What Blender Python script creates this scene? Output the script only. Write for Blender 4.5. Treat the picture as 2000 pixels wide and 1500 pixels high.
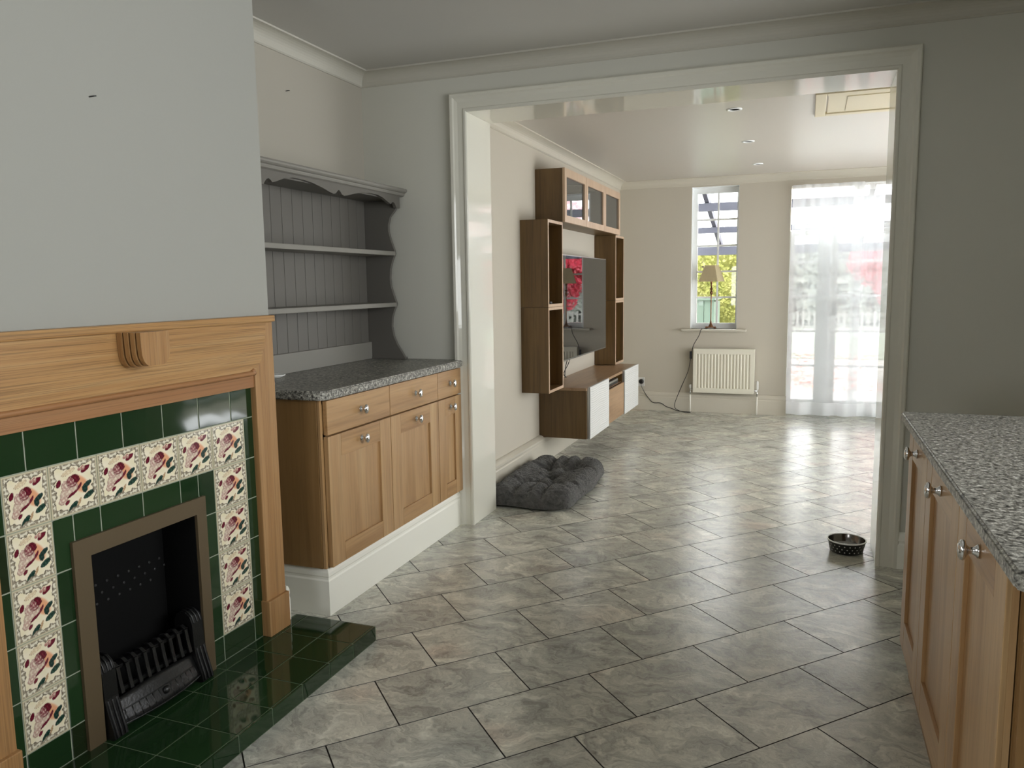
import bpy, bmesh, math, random
from mathutils import Vector, Matrix
PI = math.pi
random.seed(7)
for o in list(bpy.data.objects):
    bpy.data.objects.remove(o, do_unlink=True)
S = bpy.context.scene
COL = S.collection

# ------------------------------------------------------------------ camera, world, exposure
cam_data = bpy.data.cameras.new('camera')
cam = bpy.data.objects.new('camera', cam_data)
COL.objects.link(cam)
F_PX, YAW, PIT, ROL, CAM_H = 1534.568, -.35893117, .1253833, .01386103, 1.343
cam_data.sensor_fit = 'HORIZONTAL'
cam_data.sensor_width = 36.0
cam_data.lens = F_PX / 2000 * 36.0
cam_data.clip_start = .05
cam_data.clip_end = 200
_f = Vector((math.sin(YAW)*math.cos(PIT), math.cos(YAW)*math.cos(PIT), -math.sin(PIT)))
_r = Vector((math.cos(YAW), -math.sin(YAW), 0))
_d = _f.cross(_r)
_r2 = _r*math.cos(ROL) + _d*math.sin(ROL)
_d2 = -_r*math.sin(ROL) + _d*math.cos(ROL)
m = Matrix((_r2, -_d2, -_f)).transposed().to_4x4()
m.translation = Vector((0, 0, CAM_H))
cam.matrix_world = m
S.camera = cam

world = bpy.data.worlds.new('overcast_sky')
S.world = world
world.use_nodes = True
bg = world.node_tree.nodes['Background']
bg.inputs[0].default_value = (.95, .975, .985, 1)
bg.inputs[1].default_value = 1.0
S.view_settings.view_transform = 'Standard'
S.view_settings.look = 'None'
S.view_settings.gamma = 1
S.view_settings.use_curve_mapping = False
S.view_settings.exposure = 3.35
S.cycles.max_bounces = 14
S.cycles.diffuse_bounces = 8
S.cycles.glossy_bounces = 6
S.cycles.transmission_bounces = 8
S.cycles.transparent_max_bounces = 16
S.cycles.sample_clamp_indirect = 6
S.cycles.caustics_reflective = False
S.cycles.caustics_refractive = False

XL0 = -2.36
def portal(name, loc, rot, sx, sy):
    l = bpy.data.lights.new(name, 'AREA')
    l.shape = 'RECTANGLE'; l.size = sx; l.size_y = sy
    l.cycles.is_portal = True
    o = bpy.data.objects.new(name, l); COL.objects.link(o)
    o.location = loc; o.rotation_euler = rot
    return o
portal('daylight_patio_door', (.50, 8.60, 1.13), (-PI/2, 0, 0), 1.36, 2.25)
portal('daylight_sash', (-.897, 8.60, 1.58), (-PI/2, 0, 0), .46, 1.43)
portal('daylight_bifold', (2.32, 6.45, .98), (0, PI/2, 0), 1.76, 2.5)
portal('daylight_garden_side', (XL0-.22, -.3, 1.4), (0, -PI/2, 0), 1.0, 1.2)
portal('daylight_added_back', (-1.2, -2.02, 1.25), (PI/2, 0, 0), 1.0, 1.0)
portal('daylight_kitchen', (1.64, 1.6, 1.68), (0, PI/2, 0), 1.36, 3.0)

# ------------------------------------------------------------------ colour + material helpers
def lin(c):
    c = c/255.0
    return c/12.92 if c <= .04045 else ((c+.055)/1.055)**2.4
def rgb(r, g, b): return (lin(r), lin(g), lin(b), 1)

class NT:
    def __init__(s, name):
        s.m = bpy.data.materials.new(name); s.m.use_nodes = True
        s.t = s.m.node_tree; s.n = s.t.nodes
        s.b = s.n['Principled BSDF']; s.out = s.n['Material Output']
    def add(s, typ, **kw):
        nd = s.n.new(typ)
        for k, v in kw.items():
            if k.startswith('i_'):
                key = k[2:]
                key = int(key) if key.isdigit() else key.replace('_', ' ')
                nd.inputs[key].default_value = v
            else: setattr(nd, k, v)
        return nd
    def link(s, a, b): s.t.links.new(a, b)
    def ramp(s, fac, stops):
        r = s.add('ShaderNodeValToRGB')
        el = r.color_ramp.elements
        el[0].position, el[0].color = stops[0]
        el[1].position, el[1].color = stops[-1]
        for p, c in stops[1:-1]:
            e = el.new(p); e.color = c
        s.link(fac, r.inputs[0]); return r
    def coords(s, scale=(1, 1, 1), rnd=0.0, rot=(0, 0, 0)):
        tc = s.add('ShaderNodeTexCoord'); mp = s.add('ShaderNodeMapping')
        mp.inputs['Scale'].default_value = scale
        mp.inputs['Rotation'].default_value = rot
        s.link(tc.outputs['Object'], mp.inputs['Vector'])
        if rnd:
            oi = s.add('ShaderNodeObjectInfo')
            mu = s.add('ShaderNodeVectorMath', operation='SCALE')
            cx = s.add('ShaderNodeCombineXYZ')
            m1 = s.add('ShaderNodeMath', operation='MULTIPLY', i_1=rnd)
            m2 = s.add('ShaderNodeMath', operation='MULTIPLY', i_1=rnd*.37)
            m3 = s.add('ShaderNodeMath', operation='MULTIPLY', i_1=rnd*1.71)
            for q, ax in ((m1, 0), (m2, 1), (m3, 2)):
                s.link(oi.outputs['Random'], q.inputs[0]); s.link(q.outputs[0], cx.inputs[ax])
            s.n.remove(mu)
            s.link(cx.outputs[0], mp.inputs['Location'])
        return mp.outputs[0]
    def bump(s, h, strength=.1, dist=.01):
        b = s.add('ShaderNodeBump', i_Strength=strength, i_Distance=dist)
        s.link(h, b.inputs['Height']); s.link(b.outputs[0], s.b.inputs['Normal']); return b
    def set(s, **kw):
        for k, v in kw.items():
            s.b.inputs[k.replace('_', ' ')].default_value = v
        return s

def paint(name, col, rough, bump=.03, scale=60, spec=.5):
    t = NT(name); t.set(Base_Color=col, Roughness=rough, Specular_IOR_Level=spec)
    if bump:
        v = t.coords()
        n = t.add('ShaderNodeTexNoise', i_Scale=scale, i_Detail=4.0); t.link(v, n.inputs['Vector'])
        t.bump(n.outputs[0], bump, .004)
    return t.m

def wood(name, c_dark, c_mid, c_light, axis='Z', grain=16., rough=.42, pore=.5, bump=.08):
    t = NT(name)
    sc = {'X': (.9, grain, grain), 'Y': (grain, .9, grain), 'Z': (grain, grain, .9)}[axis]
    v = t.coords(sc, rnd=23.)
    n1 = t.add('ShaderNodeTexNoise', i_Scale=1.0, i_Detail=5.0, i_Roughness=.6, i_Distortion=.6); t.link(v, n1.inputs['Vector'])
    r = t.ramp(n1.outputs[0], [(.28, c_dark), (.5, c_mid), (.74, c_light)])
    sc2 = tuple(x*(9 if x > 5 else 3.2) for x in sc)
    v2 = t.coords(sc2, rnd=23.)
    n2 = t.add('ShaderNodeTexNoise', i_Scale=1.0, i_Detail=3.0, i_Roughness=.55); t.link(v2, n2.inputs['Vector'])
    r2 = t.ramp(n2.outputs[0], [(.36, (1-pore, 1-pore, 1-pore, 1)), (.52, (1, 1, 1, 1))])
    mx = t.add('ShaderNodeMix', data_type='RGBA', blend_type='MULTIPLY'); mx.inputs[0].default_value = .75
    t.link(r.outputs[0], mx.inputs[6]); t.link(r2.outputs[0], mx.inputs[7])
    t.link(mx.outputs[2], t.b.inputs['Base Color'])
    t.set(Roughness=rough); t.bump(n2.outputs[0], bump, .003)
    return t.m

M = {}
M['wall'] = paint('matt_wall_paint', rgb(200, 199, 189), .75, .05, 90)
M['alcove'] = paint('alcove_wall_paint', rgb(168, 163, 151), .75, .05, 90)
M['wall_warm'] = paint('warm_wall_paint', rgb(193, 186, 172), .7, .05, 90)
M['chimney'] = paint('chimney_wall_paint', rgb(157, 157, 150), .75, .08, 30)
M['ceiling'] = paint('ceiling_paint', rgb(186, 184, 178), .7, .05, 60)
M['ceil_far'] = paint('satin_ceiling_paint', rgb(195, 189, 180), .34, .04, 5)
M['gloss'] = paint('white_gloss_paint', rgb(218, 216, 204), .055, .03, 24)
M['satin'] = paint('white_satin_paint', rgb(241, 240, 230), .3, .03, 20)
M['coving'] = paint('coving_paint', rgb(188, 185, 174), .6, .02, 60)
M['trim_warm'] = paint('warm_satin_trim_paint', rgb(200, 194, 180), .32, .03, 20)
M['upvc'] = paint('white_frame_plastic', rgb(240, 242, 242), .25, 0)
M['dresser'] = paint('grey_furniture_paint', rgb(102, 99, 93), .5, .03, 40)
M['dresser_lit'] = paint('grey_paint_lit_edge', rgb(131, 128, 121), .5, .03, 40)  # same grey paint, lightened where light catches the shelf edges
M['oak_h'] = wood('oak_grain_across', rgb(158, 117, 72), rgb(171, 130, 81), rgb(178, 142, 95), 'Y', 46, .4, .5, .1)
M['oak_v'] = wood('oak_grain_upright', rgb(151, 111, 69), rgb(163, 123, 79), rgb(172, 135, 92), 'Z', 30, .4, .35, .08)
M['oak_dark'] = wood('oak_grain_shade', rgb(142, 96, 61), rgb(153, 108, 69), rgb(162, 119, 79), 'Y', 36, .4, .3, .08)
M['cab_v'] = wood('cabinet_wood_upright', rgb(148, 112, 72), rgb(172, 136, 94), rgb(188, 155, 112), 'Z', 11, .33, .2, .03)
M['cab_h'] = wood('cabinet_wood_across', rgb(145, 107, 68), rgb(168, 131, 88), rgb(184, 148, 104), 'Y', 11, .33, .2, .03)
M['cab_side'] = wood('cabinet_side_wood', rgb(122, 90, 51), rgb(139, 106, 65), rgb(150, 117, 74), 'Z', 9, .4, .15, .02)
M['tv_v'] = wood('veneer_upright', rgb(88, 65, 35), rgb(102, 77, 43), rgb(115, 90, 53), 'Z', 8, .4, .3, .02)
M['tv_h'] = wood('veneer_along', rgb(145, 114, 84), rgb(163, 132, 101), rgb(177, 147, 117), 'Y', 9, .33, .2, .02)
M['tv_in'] = wood('veneer_inside', rgb(92, 66, 40), rgb(108, 78, 48), rgb(120, 88, 56), 'Z', 8, .5, .3, .02)
M['tv_edge'] = wood('veneer_lit_edge', rgb(177, 149, 122), rgb(192, 165, 139), rgb(201, 177, 152), 'Z', 9, .4, .1, .01)  # same veneer as the sides, light on front faces put into the colour
def metal(name, col, rough, metallic=1.0):
    t = NT(name); t.set(Base_Color=col, Roughness=rough, Metallic=metallic); return t.m
M['chrome'] = metal('polished_chrome', (.75, .75, .76, 1), .08)
M['brass'] = metal('aged_bronze', rgb(120, 86, 62), .3)
M['steel'] = metal('bowl_steel', (.2, .19, .18, 1), .16)
M['alu'] = metal('brushed_metal', (.55, .55, .55, 1), .3)
M['iron'] = paint('black_cast_iron', rgb(15, 15, 15), .36, .25, 120)
M['firebox'] = paint('sooty_black', rgb(7, 7, 7), .85, .1, 60, .2)
M['hole'] = paint('ashy_hole_rim', rgb(46, 46, 46), .5, 0)
M['bronze'] = paint('brown_frame_metal', rgb(88, 75, 55), .42, .04, 200)
M['black'] = paint('black_plastic', rgb(16, 16, 17), .3, 0)
M['socket'] = paint('white_socket_plastic', rgb(215, 214, 210), .35, 0)
M['ripple_door'] = paint('white_ripple_door_paint', rgb(212, 213, 211), .4, 0)
M['screen'] = NT('tv_screen_glass').set(Base_Color=rgb(22, 22, 24), Roughness=.015, IOR=1.65).m
M['bezel'] = metal('tv_bezel_silver', (.28, .28, .29, 1), .3)
M['smoked'] = NT('smoked_cabinet_glass').set(Base_Color=rgb(58, 60, 60), Roughness=.015, IOR=1.9).m
M['cream'] = paint('cream_hatch_paint', rgb(206, 194, 164), .4, .1, 12)
M['rad'] = paint('radiator_enamel', rgb(226, 222, 206), .3, 0)
M['dish'] = paint('white_china', rgb(236, 236, 232), .2, 0)
M['water'] = NT('bowl_water_glint').set(Base_Color=rgb(225, 225, 225), Roughness=.05, Metallic=.3).m  # white base colour stands in for the highlight on the water
M['joint'] = paint('dark_floor_joint', rgb(30, 29, 27), .5, 0)

def floor_mat():
    t = NT('slate_effect_tile')
    v = t.coords((1, 1, 1), rnd=61.)
    w = t.add('ShaderNodeTexNoise', i_Scale=2.6, i_Detail=5.0, i_Roughness=.6); t.link(v, w.inputs['Vector'])
    sb = t.add('ShaderNodeVectorMath', operation='MULTIPLY_ADD'); sb.inputs[1].default_value = (.55, .55, .55)
    t.link(w.outputs['Color'], sb.inputs[0]); t.link(v, sb.inputs[2])
    mp = t.add('ShaderNodeMapping'); mp.inputs['Scale'].default_value = (5.2, 11.5, 1); mp.inputs['Rotation'].default_value = (0, 0, .2)
    t.link(sb.outputs[0], mp.inputs['Vector'])
    n = t.add('ShaderNodeTexNoise', i_Scale=1.0, i_Detail=12.0, i_Roughness=.72, i_Distortion=.25); t.link(mp.outputs[0], n.inputs['Vector'])
    r = t.ramp(n.outputs[0], [(.3, rgb(150, 149, 146)), (.44, rgb(194, 193, 188)), (.56, rgb(222, 221, 214)), (.7, rgb(255, 255, 248))])
    mp4 = t.add('ShaderNodeMapping'); mp4.inputs['Scale'].default_value = (16, 42, 1); mp4.inputs['Rotation'].default_value = (0, 0, -.35)
    t.link(sb.outputs[0], mp4.inputs['Vector'])
    n4 = t.add('ShaderNodeTexNoise', i_Scale=1.0, i_Detail=8.0, i_Roughness=.75); t.link(mp4.outputs[0], n4.inputs['Vector'])
    r4 = t.ramp(n4.outputs[0], [(.32, rgb(186, 185, 182)), (.5, rgb(238, 238, 236)), (.62, rgb(255, 255, 252))])
    mx4 = t.add('ShaderNodeMix', data_type='RGBA', blend_type='MULTIPLY'); mx4.inputs[0].default_value = .9
    t.link(r.outputs[0], mx4.inputs[6]); t.link(r4.outputs[0], mx4.inputs[7])
    n3 = t.add('ShaderNodeTexNoise', i_Scale=2.3, i_Detail=3.0); t.link(v, n3.inputs['Vector'])
    r3 = t.ramp(n3.outputs[0], [(.35, rgb(226, 228, 226)), (.6, rgb(255, 254, 248)), (.76, rgb(250, 236, 228))])
    mx = t.add('ShaderNodeMix', data_type='RGBA', blend_type='MULTIPLY'); mx.inputs[0].default_value = 1
    t.link(mx4.outputs[2], mx.inputs[6]); t.link(r3.outputs[0], mx.inputs[7])
    t.link(mx.outputs[2], t.b.inputs['Base Color'])
    n2 = t.add('ShaderNodeTexNoise', i_Scale=95.0, i_Detail=3.0, i_Distortion=.8); t.link(v, n2.inputs['Vector'])
    t.bump(n2.outputs[0], .2, .003)
    t.set(Roughness=.24, Specular_IOR_Level=.6)
    return t.m
M['tile'] = floor_mat()

def granite():
    t = NT('speckled_granite_laminate')
    v = t.coords((1, 1, 1))
    n = t.add('ShaderNodeTexNoise', i_Scale=85.0, i_Detail=3.0, i_Roughness=.6, i_Distortion=.4); t.link(v, n.inputs['Vector'])
    r = t.ramp(n.outputs[0], [(.35, rgb(44, 43, 41)), (.44, rgb(114, 112, 106)), (.56, rgb(154, 152, 143)), (.68, rgb(205, 203, 194))])
    n2 = t.add('ShaderNodeTexNoise', i_Scale=210.0, i_Detail=2.0); t.link(v, n2.inputs['Vector'])
    r2 = t.ramp(n2.outputs[0], [(.36, rgb(110, 110, 108)), (.48, rgb(255, 255, 255))])
    mx = t.add('ShaderNodeMix', data_type='RGBA', blend_type='MULTIPLY'); mx.inputs[0].default_value = .8
    t.link(r.outputs[0], mx.inputs[6]); t.link(r2.outputs[0], mx.inputs[7])
    t.link(mx.outputs[2], t.b.inputs['Base Color']); t.set(Roughness=.36)
    t.bump(n2.outputs[0], .05, .002)
    return t.m
M['granite'] = granite()

def green_tile():
    t = NT('bottle_green_glaze')
    oi = t.add('ShaderNodeObjectInfo')
    r = t.ramp(oi.outputs['Random'], [(0, rgb(25, 47, 25)), (.9, rgb(34, 57, 32)), (1., rgb(30, 36, 20))])
    t.link(r.outputs[0], t.b.inputs['Base Color'])
    v = t.coords(); n = t.add('ShaderNodeTexNoise', i_Scale=9.0, i_Detail=1.0); t.link(v, n.inputs['Vector'])
    t.bump(n.outputs[0], .06, .006)
    t.set(Roughness=.06, IOR=1.52); return t.m
M['green'] = green_tile()
M['grout_dull'] = paint('dull_hearth_grout', rgb(98, 110, 88), .7, 0)
M['grout'] = paint('pale_tile_grout', rgb(150, 156, 138), .7, 0)
def print_mat(name):
    t = NT(name); a = t.add('ShaderNodeAttribute', attribute_name='print')
    t.link(a.outputs['Color'], t.b.inputs['Base Color']); t.set(Roughness=.12); return t.m
M['rose'] = print_mat('rose_print_glaze')

def fabric(name, c1, c2, scale, bump):
    t = NT(name); v = t.coords()
    n = t.add('ShaderNodeTexNoise', i_Scale=scale, i_Detail=6.0, i_Roughness=.7, i_Distortion=.6); t.link(v, n.inputs['Vector'])
    r = t.ramp(n.outputs[0], [(.3, c1), (.7, c2)]); t.link(r.outputs[0], t.b.inputs['Base Color'])
    t.bump(n.outputs[0], bump, .02); t.set(Roughness=.9, Sheen_Weight=.35, Specular_IOR_Level=.15); return t.m
M['plush'] = fabric('charcoal_plush', rgb(44, 44, 44), rgb(104, 103, 101), 32, .6)
M['shade'] = NT('cream_pleated_silk').set(Base_Color=rgb(226, 216, 184), Roughness=.8).m
def translucent(name, col, tr=0.0, frac=.5):
    t = NT(name); t.n.remove(t.b)
    d = t.add('ShaderNodeBsdfDiffuse'); d.inputs[0].default_value = col
    q = t.add('ShaderNodeBsdfTranslucent'); q.inputs[0].default_value = col
    m1 = t.add('ShaderNodeMixShader'); m1.inputs[0].default_value = frac
    t.link(d.outputs[0], m1.inputs[1]); t.link(q.outputs[0], m1.inputs[2])
    last = m1
    if tr:
        p = t.add('ShaderNodeBsdfTransparent'); m2 = t.add('ShaderNodeMixShader'); m2.inputs[0].default_value = tr
        t.link(m1.outputs[0], m2.inputs[1]); t.link(p.outputs[0], m2.inputs[2]); last = m2
    t.link(last.outputs[0], t.out.inputs[0]); return t.m
M['shade'] = translucent('cream_pleated_silk_shade', rgb(222, 210, 176), 0, .35)
M['voile'] = translucent('sheer_white_voile', rgb(226, 229, 231), .36, .84)
M['voile_hem'] = translucent('doubled_voile_hem', rgb(232, 234, 236), .12, .5)
def glass():
    t = NT('window_glass'); t.n.remove(t.b)
    p = t.add('ShaderNodeBsdfTransparent'); g = t.add('ShaderNodeBsdfGlossy', i_Roughness=.0)
    f = t.add('ShaderNodeFresnel', i_IOR=1.45); mx = t.add('ShaderNodeMixShader')
    t.link(f.outputs[0], mx.inputs[0]); t.link(p.outputs[0], mx.inputs[1]); t.link(g.outputs[0], mx.inputs[2])
    t.link(mx.outputs[0], t.out.inputs[0]); return t.m
M['glass'] = glass()
M['poly'] = translucent('clear_roof_sheet', (.9, .93, .95, 1), .8, .8)
def leafy(name, c1, c2, c3, tr=.35):
    t = NT(name); t.n.remove(t.b)
    v = t.coords(); n = t.add('ShaderNodeTexNoise', i_Scale=7.0, i_Detail=3.0); t.link(v, n.inputs['Vector'])
    r = t.ramp(n.outputs[0], [(.3, c1), (.5, c2), (.7, c3)])
    d = t.add('ShaderNodeBsdfDiffuse'); q = t.add('ShaderNodeBsdfTranslucent'); mx = t.add('ShaderNodeMixShader')
    mx.inputs[0].default_value = tr
    for s_ in (d, q): t.link(r.outputs[0], s_.inputs[0])
    t.link(d.outputs[0], mx.inputs[1]); t.link(q.outputs[0], mx.inputs[2]); t.link(mx.outputs[0], t.out.inputs[0]); return t.m
M['hedge'] = leafy('golden_hedge_leaf', rgb(110, 115, 64), rgb(145, 146, 83), rgb(172, 170, 110))
M['maple'] = leafy('red_maple_leaf', rgb(176, 52, 72), rgb(214, 84, 104), rgb(232, 138, 150), .5)
M['hazeleaf'] = leafy('haze_paled_leaf', rgb(122, 126, 118), rgb(142, 146, 138), rgb(160, 163, 154))  # pale grey of the distant haze put into the leaf colour
M['bark'] = paint('bark', rgb(84, 72, 62), .9, .4, 30)
M['beam'] = paint('slate_blue_beam', rgb(66, 68, 80), .6, .05, 30)
M['pale'] = paint('pale_grey_wood', rgb(128, 126, 122), .7, .05, 30)  # plain pale grey, keeps the far fence faint
M['shed'] = paint('sage_green_boards', rgb(92, 110, 96), .7, .05, 30)
M['lawn'] = fabric('lawn_grass', rgb(55, 75, 39), rgb(79, 95, 55), 14, .3)
M['patio'] = fabric('patio_paving', rgb(110, 103, 95), rgb(135, 128, 121), 3, .1)
M['leaflitter'] = leafy('fallen_leaf', rgb(168, 60, 62), rgb(196, 104, 92), rgb(210, 160, 130), .1)

# ------------------------------------------------------------------ mesh helpers
def newbm(): return bmesh.new()
def box(bm, x0, x1, y0, y1, z0, z1, bev=0.0):
    if x0 > x1: x0, x1 = x1, x0
    if y0 > y1: y0, y1 = y1, y0
    if z0 > z1: z0, z1 = z1, z0
    t = bmesh.new()
    bmesh.ops.create_cube(t, size=1)
    for v in t.verts:
        v.co = Vector(((x0+x1)/2+v.co.x*(x1-x0), (y0+y1)/2+v.co.y*(y1-y0), (z0+z1)/2+v.co.z*(z1-z0)))
    if bev:
        bmesh.ops.bevel(t, geom=list(t.edges), offset=bev, segments=2, affect='EDGES', profile=.6)
    merge(bm, t); return bm
def merge(bm, t):
    me = bpy.data.meshes.new('tmp'); t.to_mesh(me); t.free(); bm.from_mesh(me); bpy.data.meshes.remove(me)
def to3(axis, u, v, w):
    return {'X': (w, u, v), 'Y': (u, w, v), 'Z': (u, v, w)}[axis]
def prism(bm, poly, axis, a, b):
    va = [bm.verts.new(to3(axis, u, v, a)) for u, v in poly]
    vb = [bm.verts.new(to3(axis, u, v, b)) for u, v in poly]
    n = len(poly)
    fs = [bm.faces.new(va), bm.faces.new(vb[::-1])]
    for i in range(n):
        fs.append(bm.faces.new((va[i], vb[i], vb[(i+1) % n], va[(i+1) % n])))
    bmesh.ops.recalc_face_normals(bm, faces=fs); return bm
def lathe(bm, prof, c=(0, 0, 0), axis='Z', seg=32, sx=1, sy=1, cap=True):
    rings = []
    for r, h in prof:
        ring = []
        for i in range(seg):
            a = 2*PI*i/seg; p = (math.cos(a)*r*sx, math.sin(a)*r*sy)
            q = {'Z': (p[0], p[1], h), 'X': (h, p[0], p[1]), 'Y': (p[0], h, p[1])}[axis]
            ring.append(bm.verts.new(Vector(c)+Vector(q)))
        rings.append(ring)
    fs = []
    for k in range(len(rings)-1):
        for i in range(seg):
            j = (i+1) % seg
            fs.append(bm.faces.new((rings[k][i], rings[k][j], rings[k+1][j], rings[k+1][i])))
    if cap:
        fs.append(bm.faces.new(rings[0])); fs.append(bm.faces.new(rings[-1]))
    bmesh.ops.recalc_face_normals(bm, faces=fs)
    for f in fs: f.smooth = True
    return bm
def tube(bm, pts, r, seg=8, smooth=True, sub=6):
    P = [Vector(p) for p in pts]
    if smooth and len(P) > 2:
        Q = []
        for i in range(len(P)-1):
            p0 = P[max(i-1, 0)]; p1 = P[i]; p2 = P[i+1]; p3 = P[min(i+2, len(P)-1)]
            for k in range(sub):
                t = k/sub
                Q.append(.5*((2*p1)+(-p0+p2)*t+(2*p0-5*p1+4*p2-p3)*t*t+(-p0+3*p1-3*p2+p3)*t**3))
        Q.append(P[-1]); P = Q
    rings = []; up = Vector((.13, .21, .97))
    for i, p in enumerate(P):
        d = (P[min(i+1, len(P)-1)]-P[max(i-1, 0)]).normalized()
        a = d.cross(up)
        if a.length < .05: a = d.cross(Vector((1, 0, 0)))
        a.normalize(); b = d.cross(a)
        rings.append([bm.verts.new(p+a*r*math.cos(2*PI*k/seg)+b*r*math.sin(2*PI*k/seg)) for k in range(seg)])
    fs = []
    for i in range(len(rings)-1):
        for k in range(seg):
            j = (k+1) % seg
            fs.append(bm.faces.new((rings[i][k], rings[i][j], rings[i+1][j], rings[i+1][k])))
    fs.append(bm.faces.new(rings[0])); fs.append(bm.faces.new(rings[-1]))
    bmesh.ops.recalc_face_normals(bm, faces=fs)
    for f in fs[:-2]: f.smooth = True
    return bm
def wpos(o):
    v = Vector((0, 0, 0))
    while o is not None: v += o.location; o = o.parent
    return v
def obj(name, bm, mat, parent=None, origin=None, props=None):
    me = bpy.data.meshes.new(name)
    base = wpos(parent) if parent else Vector((0, 0, 0))
    org = Vector(origin) if origin is not None else base
    if org.length: bmesh.ops.translate(bm, verts=bm.verts, vec=-org)
    bm.to_mesh(me); bm.free()
    for mm in (mat if isinstance(mat, (list, tuple)) else [mat]):
        me.materials.append(M[mm])
    o = bpy.data.objects.new(name, me); COL.objects.link(o)
    if parent: o.parent = parent
    o.location = org-base
    for k, v in (props or {}).items(): o[k] = v
    return o
def tag(o, label, cat, group=None):
    o['label'] = label; o['category'] = cat
    if group: o['group'] = group
    return o
def thing(name, loc, label, cat, group=None):
    o = bpy.data.objects.new(name, None); COL.objects.link(o)
    o.empty_display_size = .1; o.location = loc
    return tag(o, label, cat, group)
def struct(name, bm, mat, parent=None):
    o = obj(name, bm, mat, parent)
    if parent is None: o['kind'] = 'structure'
    return o
def frame_x(bm, x0, x1, y0, y1, z0, z1, l, r, b, t, bev=0.0):
    box(bm, x0, x0+l, y0, y1, z0, z1, bev); box(bm, x1-r, x1, y0, y1, z0, z1, bev)
    box(bm, x0+l, x1-r, y0, y1, z0, z0+b, bev); box(bm, x0+l, x1-r, y0, y1, z1-t, z1, bev); return bm
def bx(*a, bev=0.0): return box(newbm(), *a, bev=bev)
def part(name, mat, parent, *a, bev=0.0, label=None):
    o = obj(name, bx(*a, bev=bev), mat, parent)
    if label: o['label'] = label
    return o
def copy_tree(o, parent=None, loc=None):
    c = o.copy(); COL.objects.link(c)
    if parent: c.parent = parent
    if loc is not None: c.location = loc
    for ch in list(o.children): copy_tree(ch, c)
    return c

# ------------------------------------------------------------------ room dimensions (metres)
Y1, Y2, YF = 3.968, 4.291, 8.30          # opening wall near / far face, far wall
XL, XW, XC = -2.360, -1.875, -1.868      # dining left wall, sitting room left wall, chimney face
JL, JR, ZL = -1.722, .341, 2.257         # opening jambs and soffit
ZC, ZC2 = 2.51, 2.388                    # ceilings
XR, XR2, YB = 1.62, 2.30, -1.80          # right walls (dining, sitting), wall behind the camera

# floor ------------------------------------------------------------
O2 = Vector((-1.4658, 2.9819)); U2 = Vector((.3111, .3346)); V2 = Vector((.2133, -.2153)); OFF = {0: 0.}
floor = struct('floor', bx(XL-.2, XR+.2, YB-.2, YF+.35, -.12, -.0025), 'joint')
def clip_poly(P, x0, x1, y0, y1):
    for ax, lim, sg in ((0, x0, 1), (0, x1, -1), (1, y0, 1), (1, y1, -1)):
        Q = []
        for i in range(len(P)):
            a, b = P[i], P[(i+1) % len(P)]
            da, db = (a[ax]-lim)*sg, (b[ax]-lim)*sg
            if da >= 0: Q.append(a)
            if da*db < 0:
                t = da/(da-db); Q.append(a+(b-a)*t)
        P = Q
        if len(P) < 3: return []
    return P
def tile_bm(poly, z0=-.012, z1=0., bev=.0013):
    bm = newbm()
    c = sum(poly, Vector((0, 0)))/len(poly)
    top = [bm.verts.new((*(p+(c-p).normalized()*bev), z1)) for p in poly]
    mid = [bm.verts.new((*p, z1-bev)) for p in poly]
    bot = [bm.verts.new((*p, z0)) for p in poly]
    n = len(poly); fs = [bm.faces.new(top), bm.faces.new(bot[::-1])]
    for i in range(n):
        j = (i+1) % n
        for q in ((mid[i], mid[j], top[j], top[i]), (bot[i], bot[j], mid[j], mid[i])):
            f = bm.faces.new(q); f.material_index = 1; fs.append(f)
    bmesh.ops.recalc_face_normals(bm, faces=fs); return bm
inv = cam.matrix_world.inverted()
def in_view(x, y, marg):
    p = inv @ Vector((x, y, 0))
    if p.z > -.3: return False
    u, v = F_PX*p.x/-p.z, F_PX*p.y/-p.z
    return abs(u) < 1000+marg and abs(v) < 750+marg
ju, jv = .0013/U2.length, .0013/V2.length
full_poly = [U2*(s+(ju if s < .5 else -ju))+V2*(t+(jv if t < .5 else -jv)) for s, t in ((0, 0), (1, 0), (1, 1), (0, 1))]
ctr = (U2+V2)/2
full_poly = [p-ctr for p in full_poly]
full_me = None
rest = newbm()
X0F, X1F, Y0F, Y1F = XL+.002, XR-.002, YB+.002, YF+.20
for rb in range(-24, 26):
    for n_ in range(-26, 28):
        org = O2+U2*(n_+(.5 if rb % 2 else 0.))*1.0+V2*rb+ctr
        poly = [p+org for p in full_poly]
        cl = clip_poly(poly, X0F, X1F, Y0F, Y1F)
        if not cl: continue
        # leave out what stands under the party wall and outside the sitting room
        if org.y > Y2+.35 and (org.x < XW-.35 or org.x > 2.9): continue
        whole = len(cl) == 4 and all((a-b).length < 1e-6 for a, b in zip(cl, poly))
        if in_view(org.x, org.y, 110) and -2.2 < org.x < 1.1 and org.y > 1.2:
            if whole:
                if full_me is None:
                    o = obj('tile', tile_bm(full_poly), ('tile', 'joint'), floor); full_me = o.data
                else:
                    o = bpy.data.objects.new('tile', full_me); COL.objects.link(o); o.parent = floor
                o.location = (org.x, org.y, 0)
            else:
                o = obj('tile', tile_bm([p-org for p in cl]), ('tile', 'joint'), floor); o.location = (org.x, org.y, 0)
        else:
            merge(rest, tile_bm(cl))
o = obj('far_tile', rest, ('tile', 'joint'), floor); o['kind'] = 'stuff'

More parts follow.
